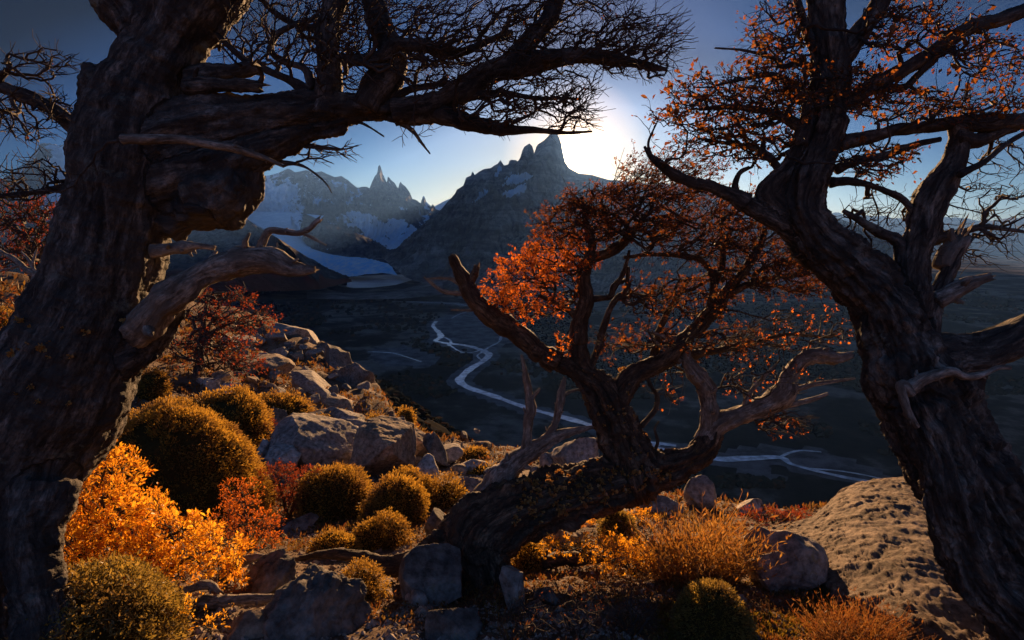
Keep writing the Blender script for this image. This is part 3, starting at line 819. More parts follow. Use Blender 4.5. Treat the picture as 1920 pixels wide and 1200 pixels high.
nn = b.noise(b.coords(scale=(0.010, 0.004, 0.02)), 1.0, 8, 0.75)
c = b.ramp(fl, [(0.0, (0.78, 0.86, 0.93)), (0.55, (0.68, 0.82, 0.93)), (0.72, (0.28, 0.62, 0.88)), (0.93, (0.18, 0.52, 0.82))])
c = b.mix(b.ramp(nn, [(0.42, (0, 0, 0)), (0.58, (1, 1, 1))]), c, (0.62, 0.74, 0.82))
M['ice'] = b.done(b.bsdf(c, 0.6, b.bump(nn, 0.5, 20.0), 0.3))
loft('glacier', GL, GR, M['ice'], 'blue glacier tongue flowing down to the lake')
# moraine banks round the lake
mountain('moraine', [(575, 524, 4700), (620, 544, 4200), (660, 551, 4050), (720, 548, 4080), (760, 541, 4250), (800, 530, 4450), (830, 520, 4700)],
         [(575, 560, 3600), (660, 562, 3500), (760, 560, 3550), (830, 552, 3750)], M['ridge'], 'dark moraine bank in front of the glacial lake', ns=120, nt=40, gully=6, rough=7, seed=33, gfreq=10)

# forest of the valley: too many and too small to count
rng = np.random.default_rng(7)
def icosa():
    t = (1 + 5 ** 0.5) / 2
    v = np.array([(-1, t, 0), (1, t, 0), (-1, -t, 0), (1, -t, 0), (0, -1, t), (0, 1, t), (0, -1, -t), (0, 1, -t), (t, 0, -1), (t, 0, 1), (-t, 0, -1), (-t, 0, 1)], float)
    f = np.array([(0, 11, 5), (0, 5, 1), (0, 1, 7), (0, 7, 10), (0, 10, 11), (1, 5, 9), (5, 11, 4), (11, 10, 2), (10, 7, 6), (7, 1, 8), (3, 9, 4), (3, 4, 2), (3, 2, 6), (3, 6, 8), (3, 8, 9), (4, 9, 5), (2, 4, 11), (6, 2, 10), (8, 6, 7), (9, 8, 1)])
    return nrm(v), f
ICO_V, ICO_F = icosa()
def blobs(pos, size, rng, squash=0.8):
    n = len(pos)
    V = ICO_V[None] * (0.65 + 0.7 * rng.random((n, 12, 1))) * size[:, None, None]
    V[..., 2] *= squash
    V = V + pos[:, None] + np.array([0, 0, 1]) * (size * squash * 0.6)[:, None, None]
    T = (ICO_F[None] + (np.arange(n) * 12)[:, None, None]).reshape(-1, 3)
    return V.reshape(-1, 3), T
fb = NB('valley_forest')
rnd = fb.n('ShaderNodeNewGeometry').outputs['Random Per Island']
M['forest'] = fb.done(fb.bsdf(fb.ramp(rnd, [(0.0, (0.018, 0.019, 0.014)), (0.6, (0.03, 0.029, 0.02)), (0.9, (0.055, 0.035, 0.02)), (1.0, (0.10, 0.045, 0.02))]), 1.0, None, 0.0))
N_F = 24000
fpx = rng.uniform(380, 1930, N_F); fpy = 545 + 370 * rng.random(N_F) ** 0.9
fp = floor_pts(np.column_stack([fpx, fpy, fpx * 0]))
fn = fbm(np.column_stack([fp[:, :2] / 260.0, fp[:, 0] * 0]), 5, 61)
okm = fn > -0.02
for b_ in BARS: okm &= ~in_poly(fpx, fpy, b_)
dd = np.full(N_F, 1e9)
for a in range(0, N_F, 8000):
    dd[a:a + 8000] = (np.sqrt(((fp[a:a + 8000, None, :2] - allr[None, :, :2]) ** 2).sum(-1)) - allr[None, :, 3]).min(1)
okm &= dd > 14
hz = hill_z(fp[:, 0], fp[:, 1]); okm &= hz < FLOOR + 30
fp = fp[okm]; fp[:, 2] = hz[okm]
V, T = blobs(fp, rng.uniform(3.5, 9.0, len(fp)) * (0.8 + np.hypot(fp[:, 0], fp[:, 1]) / 6000), rng)
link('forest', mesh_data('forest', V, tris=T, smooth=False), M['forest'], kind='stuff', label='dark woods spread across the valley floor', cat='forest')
# scrub on the near side of the valley
ang = rng.uniform(az_px(560), az_px(1120), 3000); rr_ = 45 * (6.5 ** rng.random(3000))
sx, sy = np.sin(ang) * rr_, np.cos(ang) * rr_
sn_ = fbm(np.stack([sx / 14, sy / 14, sx * 0], -1), 4, 70)
k_ = sn_ > -0.05
sx, sy, rr_ = sx[k_], sy[k_], rr_[k_]
V, T = blobs(np.stack([sx, sy, hill_z(sx, sy) - 0.3], -1), rng.uniform(0.35, 1.0, len(sx)) * (0.6 + rr_ / 160), rng, 0.7)
link('hillside_scrub', mesh_data('hillside_scrub', V, tris=T, smooth=False), M['forest'], kind='stuff', label='dark scrub covering the slope below the ledge', cat='scrub')
# ------------------------------------------------------------------ trees
class Tree:
    def __init__(s, name, label, base, mats, seed, group=None, cat='tree'):
        s.root = thing(name, base, label, cat, group)
        s.m = mats            # dict: trunk, limb, twig, leaf
        s.rng = np.random.default_rng(seed); s.seed = seed
        s.nodes, s.rads = [], []
        s.slim = 1.0; s.leaf_width = 0.62; s.leaf_spread = 0.75

    def rows(s, pts, d0):
        """(px, py, width px, [depth offset]) -> xyz, radius"""
        out = []
        for p in pts:
            d = d0 + (p[3] if len(p) > 3 else 0.0)
            q = P(p[0], p[1], d)
            out.append([*q, p[2] * 0.5 * d / F])
        return np.array(out)

    def note(s, r):
        s.nodes.append(r[:, :3]); s.rads.append(r[:, 3])

    def trunk(s, spines, d0, voxel, disp, name='trunk', mat_=None, extra=(), smooth=3, seed_nodes=True):
        acc = Acc(); samp, srad, sT, sN, sB, su = [], [], [], [], [], []
        off = 0.0
        for sp in spines:
            r = resample(s.rows(sp, d0), 0.02)
            r[:, 3] = np.maximum(r[:, 3] * s.slim, voxel * 1.2)
            V, Q, T, g = tube(r[:, :3], r[:, 3], 20)
            acc.add(V, Q, T)
            t_, n_, b_ = frames(r[:, :3])
            u = np.concatenate([[0], np.cumsum(np.linalg.norm(np.diff(r[:, :3], axis=0), axis=1))]) + off
            off = u[-1] + 3.0
            samp.append(r[:, :3]); srad.append(r[:, 3]); sT.append(t_); sN.append(n_); sB.append(b_); su.append(u)
            if seed_nodes: s.note(r[::3])
        for (px, py, rad, dd, sq) in extra:
            c = P(px, py, d0 + dd); rr = rad * (d0 + dd) / F
            vv = ICO_V; ff = ICO_F
            for _ in range(3):
                vv, ff = subdivide(vv, ff)
            acc.add(c + vv * rr * (1 + 0.25 * fbm(vv * 2.5 + s.seed, 3, 4))[:, None] * np.array([1, 0.8, sq]), None, ff)
        me = acc.mesh('tmp'); ob = bpy.data.objects.new('tmp', me); COL.objects.link(ob)
        md = ob.modifiers.new('r', 'REMESH'); md.mode = 'VOXEL'; md.voxel_size = voxel; md.adaptivity = 0.0
        dg = bpy.context.evaluated_depsgraph_get(); dg.update()
        m2 = bpy.data.meshes.new_from_object(ob.evaluated_get(dg))
        bpy.data.objects.remove(ob); bpy.data.meshes.remove(me)
        n = len(m2.vertices)
        co = np.empty(n * 3, np.float32); m2.vertices.foreach_get('co', co); co = co.reshape(-1, 3).astype(float)
        ne = len(m2.edges); ed = np.empty(ne * 2, np.int32); m2.edges.foreach_get('vertices', ed); ed = ed.reshape(-1, 2)
        deg = np.bincount(ed.ravel(), minlength=n)[:, None]
        for _ in range(smooth):
            sm = np.zeros_like(co)
            for k in range(3):
                sm[:, k] = np.bincount(ed[:, 0], co[ed[:, 1], k], n) + np.bincount(ed[:, 1], co[ed[:, 0], k], n)
            co = co * 0.4 + 0.6 * sm / np.maximum(deg, 1)
        m2.vertices.foreach_set('co', co.astype(np.float32).ravel()); m2.update()
        no = np.empty(n * 3, np.float32); m2.vertex_normals.foreach_get('vector', no); no = no.reshape(-1, 3).astype(float)
        S = np.vstack(samp)[::2]; R = np.concatenate(srad)[::2]; N_ = np.vstack(sN)[::2]; B_ = np.vstack(sB)[::2]; U = np.concatenate(su)[::2]
        near = np.empty(n, int)
        for a in range(0, n, 8000):
            dd = np.sqrt(((co[a:a + 8000, None] - S[None]) ** 2).sum(-1)) / R[None]
            near[a:a + 8000] = dd.argmin(1)
        v = co - S[near]
        th = np.arctan2((v * B_[near]).sum(-1), (v * N_[near]).sum(-1))
        g = np.stack([np.cos(th) * R[near], np.sin(th) * R[near], U[near] + (v * np.cross(N_[near], B_[near])).sum(-1)], -1)
        # soften the seams of the grain between limbs
        co = co + no * disp(g, th, U[near], co, R[near])[:, None]
        q = np.empty(len(m2.polygons) * 4, np.int32)
        tot = np.empty(len(m2.polygons), np.int32); m2.polygons.foreach_get('loop_total', tot)
        idx = np.empty(len(m2.loops), np.int32); m2.loops.foreach_get('vertex_index', idx)
        st = np.empty(len(m2.polygons), np.int32); m2.polygons.foreach_get('loop_start', st)
        qs = st[tot == 4]; ts = st[tot == 3]
        Q = idx[qs[:, None] + np.arange(4)]; T = idx[ts[:, None] + np.arange(3)]
        bpy.data.meshes.remove(m2)
        s.trunk_co, s.trunk_no = co, no
        return link(name, mesh_data(name, co, Q, T, True, {'grain': g}), mat_ or s.m['trunk'], s.root)

    def limb(s, pts, d0, name='limb', mat_=None, bark=0.12, ridge=0.05, sides=14, broken=False, note=True, label=None, under=None):
        r = resample(s.rows(pts, d0), max(0.012, 0.4 * np.mean([p[2] for p in pts]) * d0 / F * 0.5))
        n = len(r)
        # knotty wander
        wob = fbm(np.stack([np.arange(n) * 0.12, np.full(n, s.seed * 1.7), np.full(n, pts[0][0] * 0.01)], -1), 3, 5)
        wob2 = fbm(np.stack([np.arange(n) * 0.45, np.full(n, s.seed * 2.7), np.full(n, pts[0][1] * 0.013)], -1), 2, 7)
        r[:, 3] *= 1 + 0.22 * wob + 0.16 * wob2
        path = r[:, :3] + 0.6 * r[:, 3:4] * np.stack([fbm(np.stack([np.arange(n) * 0.07, np.full(n, pts[0][1] * 0.01 + k * 9), np.full(n, 1.0)], -1), 2, 6) for k in range(3)], -1)
        V, Q, T, g = tube(path, r[:, 3], sides, bark, s.seed + int(pts[0][0]), True, ridge)
        if broken:   # splintered end
            k = sides
            e = V[-2 - k:-2]; ax = nrm(path[-1] - path[-3])
            V[-2 - k:-2] = e + ax * (r[-1, 3] * 3.6 * s.rng.random(k) ** 2 * (np.arange(k) % 3 == 0))[:, None]
            V[-1] = path[-1] - ax * r[-1, 3] * 0.5
        if note: s.note(r)
        # short snags and knots standing off the limb
        if (mat_ is M['dead_wood'] or broken) and n > 8:
            sv, sq, st2, sg = [V], [Q], [T], [g]; off = len(V)
            for _ in range(int(2 + len(pts) * 0.6)):
                i = int(s.rng.integers(2, n - 2)); dv = nrm((np.cross(path[i + 1] - path[i - 1], s.rng.normal(0, 1, 3)))[None])[0]
                Ls = r[i, 3] * s.rng.uniform(0.7, 1.8); rs = r[i, 3] * s.rng.uniform(0.18, 0.34)
                tt_ = nrm((path[i + 1] - path[i - 1])[None])[0]
                sp = np.array([path[i] + dv * r[i, 3] * 0.5, path[i] + dv * (r[i, 3] * 0.6 + Ls * 0.5) + tt_ * Ls * 0.2, path[i] + dv * (r[i, 3] * 0.6 + Ls * 0.8) + tt_ * Ls * 0.5])
                v2, q2, t2, g2 = tube(sp, np.array([rs * 1.6, rs, rs * 0.5]), 6)
                sv.append(v2); sq.append(q2 + off); st2.append(t2 + off); sg.append(g2); off += len(v2)
            V, Q, T, g = np.vstack(sv), np.vstack(sq), np.vstack(st2), np.vstack(sg)
        g = g + np.array([0, 0, pts[0][0] * 0.13])
        return link(name, mesh_data(name, V, Q, T, True, {'grain': g}), mat_ or s.m['limb'], under or s.root, label=label)

    def canopy(s, clusters, d0, flow, seg=0.06, tip=0.0016, expo=2.3, jit=0.16, part_r=0.007, kflow=1.1, twigs=2, twig_len=0.10, leaf=0.0, leaf_size=0.024, n_leaf_parts=0, leaf_mat_=None, leaf_cl=3, max_r=0.03, up=0.0):
        """branches grown from the limbs to points spread through the crown"""
        rng = s.rng
        base = np.vstack(s.nodes); brad = np.concatenate(s.rads)
        tg, fl = [], []
        for cl in clusters:
            (cx, cy, rx, ry, n), opt = cl[:5], (cl[5] if len(cl) > 5 else {})
            m = 0
            while m < n:
                a = rng.uniform(-1, 1, 2)
                if a @ a > 1: continue
                d = d0 + opt.get('dd', 0) + float(np.clip(rng.normal(0, 1), -1.3, 1.8)) * opt.get('ds', 0.22)
                tg.append(P(cx + a[0] * rx, cy + a[1] * ry, max(d, 1.5))); f = opt.get('flow', flow); fl.append(f); m += 1
        tg = np.array(tg); fl = nrm(np.array(fl, float))
        near = np.array([np.sqrt(((base - t) ** 2).sum(-1)).min() for t in tg])
        order = np.argsort(near)
        cap = len(base) + int(len(tg) * (near.max() / seg + 4)) + 50
        X = np.empty((cap, 3)); X[:len(base)] = base
        par = np.full(cap, -1); D = np.zeros((cap, 3)); n = len(base); n0 = n
        for i in order:
            t, f = tg[i], fl[i]
            v = t - X[:n]; dist = np.sqrt((v ** 2).sum(-1)) + 1e-6
            cosf = (v @ f) / dist
            cost = dist * (1 + kflow * (1 - cosf)) 
            j = int(cost.argmin())
            L = dist[j]
            if L < seg * 0.5: continue
            m = max(2, int(math.ceil(L / seg)))
            d_in = D[j] if j >= n0 else f * 0.6 + rng.normal(0, 0.3, 3)
            p0 = X[j]; c1 = p0 + nrm(d_in[None])[0] * L * 0.35
            sag = rng.normal(0, jit, 3) * L * 0.5
            c2 = t - (f * 0.5 + nrm((t - p0)[None])[0]) * L * 0.3 + sag
            prev = j
            for k in range(1, m + 1):
                u = k / m
                q = (1 - u) ** 3 * p0 + 3 * (1 - u) ** 2 * u * c1 + 3 * (1 - u) * u * u * c2 + u ** 3 * t
                q = q + rng.normal(0, jit * seg * 0.55, 3)
                X[n] = q; par[n] = prev; D[n] = q - X[prev]; prev = n; n += 1
        X, par, D = X[:n], par[:n], D[:n]
        # fine twigs on every outer node
        tips = []
        cnt = np.ones(n); cnt[:n0] = 0
        for i in range(n - 1, n0 - 1, -1):
            if par[i] >= n0: cnt[par[i]] += cnt[i] * 0.999
        endm = np.ones(n, bool); endm[:n0] = False; endm[par[n0:][par[n0:] >= 0]] = False
        rad = tip * np.maximum(cnt, 1) ** (1 / expo)
        rad[:n0] = brad
        rad[n0:] = np.minimum(rad[n0:], max_r)
        for i in range(n0, n):
            rad[i] = min(rad[i], rad[par[i]] * 0.92)
        child = [[] for _ in range(n)]
        for i in range(n0, n): child[par[i]].append(i)
        chains = []
        stack = [c for i in range(n0) for c in child[i]]
        while stack:
            c = stack.pop(); ch = [par[c], c]
            while child[c]:
                ks = sorted(child[c], key=lambda k: -cnt[k])
                stack.extend(ks[1:]); c = ks[0]; ch.append(c)
            chains.append(ch)
        acc = Acc(); nparts = 0
        lp_, ld_ = [], []
        for ch in chains:
            p = X[ch]; r = rad[ch].copy(); r[0] = r[1] if len(r) > 1 else r[0]
            r[-1] = tip * 0.7
            big = r[1] > part_r
            V, Q, T, g = tube(p, r, 7 if big else (5 if r[1] > 0.004 else 3), 0.12 if big else 0.0, s.seed, big)
            if big:
                g = g + np.array([0, 0, nparts * 0.37])
                link('branch', mesh_data('branch', V, Q, T, True, {'grain': g}), s.m['twig'], s.root); nparts += 1
            else:
                acc.add(V, Q, T, g)
        # side twigs
        idx = np.where((np.arange(n) >= n0) & (cnt < 40))[0]
        for i in idx:
            for _ in range(rng.poisson(twigs * (1.0 if endm[i] else 0.42))):
                L = twig_len * rng.uniform(0.35, 1.1)
                f = nrm((nrm(D[i][None])[0] + rng.normal(0, 0.55, 3) + flow * 0.35 + np.array([0, 0, up]))[None])[0]
                k = 3
                st = f[None] * (np.linspace(0, 1, k) * L)[:, None] + np.cumsum(rng.normal(0, 0.12 * L / k * 2.2, (k, 3)), 0) * (np.arange(k) > 0)[:, None]
                p = X[i] + st
                V, Q, T, g = tube(p, np.linspace(min(tip * 1.1, rad[i]), tip * 0.55, k), 3, cap=False)
                acc.add(V, Q, None, g)
                if leaf and rng.random() < leaf:
                    for kk in (1, 2, 2):
                        lp_.append(p[kk]); ld_.append(p[kk] - p[kk - 1])
        if acc.n:
            link('twigs', acc.mesh('twigs'), s.m['twig'], s.root, kind='stuff')
        if leaf and lp_:
            s.foliage(np.array(lp_), np.array(ld_), leaf_size, leaf_cl, n_leaf_parts, leaf_mat_ or s.m['leaf'])
        return X[n0:], D[n0:]

    def foliage(s, pos, dirs, size, per, n_parts, m):
        rng = s.rng; width = s.leaf_width; spread = s.leaf_spread
        pos = np.repeat(pos, per, 0); dirs = np.repeat(nrm(dirs), per, 0)
        n = len(pos)
        pos = pos + rng.normal(0, size * 0.35, (n, 3))
        d = nrm(dirs + rng.normal(0, spread, (n, 3)))
        no = nrm(rng.normal(0, 0.55, (n, 3)) + np.array([0, 0, 1.0]))
        sz = size * np.clip(rng.lognormal(-0.18, 0.36, n), 0.3, 1.35)
        if n_parts:
            _, _, dp = project(pos)
            px_, py_, _ = project(pos)
            vis = (px_ > 0) & (px_ < W) & (py_ > 0) & (py_ < H)
            key = np.where(vis, sz / dp, -1)
            pick = np.argsort(-key)[:n_parts]
            mes = [mesh_data('leaf', *(lambda VT: (VT[0], None, VT[1]))(leaf_shape(0.55 + 0.12 * k, 0.08 + 0.05 * k)), smooth=False) for k in range(3)]
            for i in pick:
                x = d[i]; y = nrm(np.cross(no[i], x)[None])[0]; z = np.cross(x, y)
                o = bpy.data.objects.new('leaf', mes[i % 3]); COL.objects.link(o)
                if not mes[i % 3].materials: mes[i % 3].materials.append(m)
                o.parent = s.root
                from mathutils import Matrix
                mw = Matrix(((x[0] * sz[i], y[0] * sz[i], z[0] * sz[i], pos[i][0]), (x[1] * sz[i], y[1] * sz[i], z[1] * sz[i], pos[i][1]), (x[2] * sz[i], y[2] * sz[i], z[2] * sz[i], pos[i][2]), (0, 0, 0, 1)))
                o.matrix_parent_inverse = s.root.matrix_world.inverted()
                o.matrix_basis = mw
            keep = np.ones(n, bool); keep[pick] = False
            pos, d, no, sz = pos[keep], d[keep], no[keep], sz[keep]
        V, T = leaves(pos, d, no, sz, width, 0.12)
        return link('foliage', mesh_data('foliage', V, tris=T, smooth=False), m, s.root, kind='stuff')

def leaf_shape(w=0.6, fold=0.12):
    """one lobed leaf of unit length along x, folded on its midrib"""
    xs = np.array([0.0, 0.18, 0.34, 0.5, 0.66, 0.84, 1.0]); hw = np.array([0.02, 0.30, 0.40, 0.5, 0.40, 0.30, 0.0]) * w
    mid = np.column_stack([xs, xs * 0, -0.06 * (xs - 0.5) ** 2])
    up = np.column_stack([xs, hw, hw * fold * 2]); lo = np.column_stack([xs, -hw, hw * fold * 2])
    V = np.vstack([mid, up, lo]); T = []
    for i in range(6):
        a, b_, c_, d_ = i, i + 1, 7 + i + 1, 7 + i
        T += [(a, b_, c_), (a, c_, d_), (i, 14 + i, 14 + i + 1), (i, 14 + i + 1, i + 1)]
    return V, np.array(T)

def subdivide(V, T):
    e = {}; V = list(map(tuple, V)); out = []
    def m(a, b_):
        k = (a, b_) if a < b_ else (b_, a)
        if k not in e:
            p = (np.array(V[a]) + np.array(V[b_])) / 2; p = p / np.linalg.norm(p); V.append(tuple(p)); e[k] = len(V) - 1
        return e[k]
    for a, b_, c_ in T:
        x, y, z = m(a, b_), m(b_, c_), m(c_, a)
        out += [(a, x, z), (b_, y, x), (c_, z, y), (x, y, z)]
    return np.array(V), np.array(out)

def disp_smooth(g, th, u, co, R):
    wr = fbm(np.stack([np.cos(th) * 1.3, np.sin(th) * 1.3, u * 26], -1), 3, 4) * 0.012
    lump = fbm(co * 5.0, 3, 8) * 0.026 + ridged(co * 11.0, 4, 9, 0.6) * 0.012 + fbm(co * 40.0, 3, 10) * 0.008
    low = sstep(1.1, -0.1, co[:, 2])      # scaly plates low on the trunk
    pl = ridged(np.stack([np.cos(th) * 4, np.sin(th) * 4, u * 6], -1), 4, 19) * 0.020 + ridged(co * 20, 3, 29) * 0.012
    fold = ridged(np.stack([np.cos(th + u * 0.3) * 1.6, np.sin(th + u * 0.3) * 1.6, u * 0.9], -1), 3, 39) * 0.022
    return wr + lump + low * pl + fold * (1 - low * 0.5) - 0.012 - 0.008 * low
def disp_furrow(g, th, u, co, R):
    tw = th + u * 0.55 + 0.7 * fbm(co * 2.5, 3, 2)
    k = np.clip((R - 0.05) / 0.08, 0, 1)
    fur = ridged(np.stack([np.cos(tw) * 2.1, np.sin(tw) * 2.1, u * 0.9], -1), 4, 12) * 0.050
    fine = ridged(np.stack([np.cos(tw) * 6.5, np.sin(tw) * 6.5, u * 3.2], -1), 4, 14) * 0.020
    return k * (fur + fine) + fbm(co * 9, 4, 15) * (0.010 + 0.03 * k) + fbm(co * 34, 3, 16) * (0.003 + 0.008 * k) + (1 - k) * fbm(np.stack([np.cos(th), np.sin(th), u * 30], -1), 2, 4) * 0.005 - 0.022 * k

RIGHTFLOW = np.array([0.9, -0.05, 0.18])

# -------- the old tree leaning in from the left
T1 = Tree('beech_tree', 'massive bare old beech leaning over the golden shrub with one long level limb', P(-40, 1180, 2.7) * np.array([1, 1, 0]) + np.array([0, 0, 0.05]),
          dict(trunk=M['bark_smooth'], limb=M['bark_smooth'], twig=M['twig'], leaf=M['leaf_rust']), 11)
D1 = 2.7
T1.slim = 0.90
T1.trunk([[(-70, 1330, 420, 0.1), (-70, 1200, 330), (-65, 1080, 270), (-35, 960, 250), (35, 850, 265), (100, 740, 275), (155, 630, 245), (195, 520, 205), (218, 420, 195), (235, 330, 200), (255, 230, 190), (290, 130, 150), (322, 70, 140), (350, 20, 160), (400, -60, 170), (470, -160, 160)],
          [(300, 110, 130), (280, 60, 110), (240, 0, 120), (180, -80, 120), (120, -180, 110)],
          [(255, 300, 150), (320, 262, 145), (400, 238, 118), (480, 222, 98), (560, 212, 84), (640, 202, 66), (720, 204, 50), (790, 208, 44, 0.05)],
          [(300, 350, 120), (400, 320, 100), (490, 282, 70), (570, 252, 48), (640, 232, 30)],
          [(230, 660, 120), (275, 640, 70), (310, 615, 44), (335, 592, 22), (344, 578, 10)],
          [(90, 900, 130, -0.12), (60, 1000, 110, -0.2), (70, 1100, 100, -0.25), (90, 1200, 130, -0.3), (110, 1330, 160, -0.3)]],
         D1, 0.0122, disp_smooth, extra=[(405, 372, 66, -0.05, 0.8), (365, 400, 46, -0.02, 0.8), (445, 350, 48, 0.02, 0.9), (190, 170, 40, 0, 1.2), (330, 420, 30, 0, 1.2)])
def L1(pts, **k): return T1.limb(pts, D1, **k)
# upper and lower forks of the long limb
L1([(740, 206, 52), (800, 200, 48), (850, 180, 46), (900, 140, 44), (950, 122, 44), (1000, 112, 42), (1050, 108, 34), (1110, 112, 26), (1180, 118, 18), (1250, 130, 7)])
L1([(750, 208, 46), (820, 216, 38), (880, 230, 30), (940, 240, 22), (1000, 246, 13), (1060, 249, 7), (1110, 246, 4)])
L1([(960, 118, 34), (980, 90, 34), (1005, 58, 34), (1035, 20, 32), (1060, -30, 30), (1080, -90, 28)])
L1([(612, 215, 60), (616, 180, 48), (612, 120, 44), (612, 60, 44), (620, 10, 42), (650, -50, 40)])
L1([(690, 200, 62), (708, 165, 66), (728, 120, 56), (722, 80, 50), (705, 40, 44), (690, -10, 42), (670, -60, 40)])
L1([(640, 110, 22, -0.1), (690, 112, 22, -0.1), (740, 88, 26, -0.1), (790, 86, 24, -0.1), (840, 104, 18), (880, 92, 15), (930, 70, 12), (960, 60, 10)])
L1([(800, 200, 26), (850, 188, 20), (900, 178, 16), (950, 174, 12), (1010, 184, 8), (1090, 186, 4)])
L1([(735, 190, 20), (760, 170, 14), (800, 162, 12), (835, 158, 8), (870, 160, 5)])
L1([(580, 172, 26), (540, 150, 16), (490, 128, 13), (450, 105, 11), (410, 68, 9), (390, 50, 6)])
L1([(585, 165, 20), (570, 130, 14), (530, 115, 13), (510, 100, 12), (510, 75, 11), (530, 55, 10), (570, 40, 7), (600, 30, 6)])
L1([(600, 60, 14, 0.1), (540, 40, 12, 0.1), (500, 10, 10, 0.1), (480, -20, 8, 0.1)])
L1([(350, 146, 42), (400, 140, 34), (440, 134, 30), (490, 127, 18)], name='broken_stub', broken=True, mat_=M['bark_rough'])
L1([(350, 160, 32, -0.08), (400, 160, 26, -0.1), (450, 161, 23, -0.1), (486, 162, 21, -0.1)], name='broken_stub', broken=True, mat_=M['bark_rough'])
L1([(235, 262, 18, -0.27), (290, 259, 17, -0.3), (350, 262, 17, -0.32), (400, 272, 15, -0.3), (440, 280, 15, -0.26), (490, 296, 11, -0.2), (530, 312, 8, -0.16)], name='dead_branch', mat_=M['dead_wood'])
DEAD = L1([(240, 615, 60, -0.1), (280, 588, 56, -0.14), (320, 555, 54, -0.16), (370, 522, 50, -0.16), (420, 500, 48, -0.16), (470, 489, 46, -0.16), (520, 493, 40, -0.16), (560, 506, 26, -0.16), (592, 506, 12, -0.16)], name='dead_limb', mat_=M['dead_wood'], broken=True, ridge=0.24, sides=24, label='grey weathered limb broken off at its end')
L1([(488, 484, 20, -0.16), (492, 455, 15, -0.17), (502, 432, 13, -0.18), (530, 433, 12, -0.18), (560, 436, 12, -0.18), (580, 428, 11, -0.18), (590, 418, 11, -0.18), (599, 411, 10, -0.18)], name='dead_branch', mat_=M['dead_wood'], broken=True, under=DEAD)
L1([(566, 436, 9, -0.18), (585, 446, 6, -0.18), (612, 460, 3, -0.18)], name='dead_branch', mat_=M['dead_wood'], under=DEAD)
L1([(518, 486, 9, -0.16), (520, 470, 6, -0.16), (519, 455, 2, -0.16)], name='splinter', mat_=M['dead_wood'], under=DEAD)
L1([(290, 470, 26, -0.06), (320, 466, 20, -0.06), (345, 462, 24, -0.06), (370, 460, 12, -0.06), (402, 464, 9, -0.06)], name='broken_stub', broken=True, mat_=M['dead_wood'])
L1([(190, 262, 44), (150, 245, 32), (90, 200, 27), (40, 178, 24), (0, 165, 22), (-60, 150, 20), (-120, 150, 16)])
L1([(160, 320, 20), (130, 345, 15), (90, 356, 13), (40, 364, 11), (0, 368, 10), (-50, 365, 8)])
L1([(480, 285, 20), (520, 300, 9), (560, 308, 6), (590, 325, 4), (612, 345, 3), (622, 362, 2)], name='branch')
L1([(730, 220, 16), (755, 232, 10), (775, 248, 8), (790, 268, 5), (806, 288, 3)], name='branch')
L1([(640, 220, 10), (680, 232, 5), (720, 256, 3)], name='branch')
L1([(530, 270, 18), (560, 268, 12), (580, 272, 10), (640, 280, 4), (672, 272, 2)], name='branch')
fl = np.array([0.93, -0.02, 0.2])
UPF = dict(flow=(0.25, 0.1, 0.6))
T1.canopy([(520, 60, 120, 75, 230, UPF), (640, 40, 90, 60, 180, UPF), (760, 60, 150, 85, 420), (900, 60, 140, 80, 400), (1070, 50, 150, 75, 420), (1170, 80, 95, 60, 240), (1010, 172, 110, 48, 260), (1070, 215, 45, 28, 80), (930, 205, 85, 32, 130),
           (820, 130, 80, 45, 160), (660, 130, 80, 45, 140), (610, 290, 60, 18, 26, dict(flow=(1, 0, -0.1))), (70, 120, 75, 32, 50, dict(flow=(1, 0, -0.2))), (60, 215, 80, 50, 110, dict(flow=(0.9, 0.1, -0.5))), (60, 340, 75, 45, 80, dict(flow=(-0.9, 0.1, 0.3))),
           (1225, 60, 60, 45, 90), (1200, 122, 75, 24, 80), (780, 255, 40, 25, 10, dict(flow=(0.6, 0, -0.6)))],
          D1, fl, seg=0.035, tip=0.0021, expo=2.5, jit=0.24, twigs=1.5, twig_len=0.085, leaf=0.010, leaf_cl=1, leaf_size=0.016, kflow=1.3, max_r=0.014, part_r=0.0065)

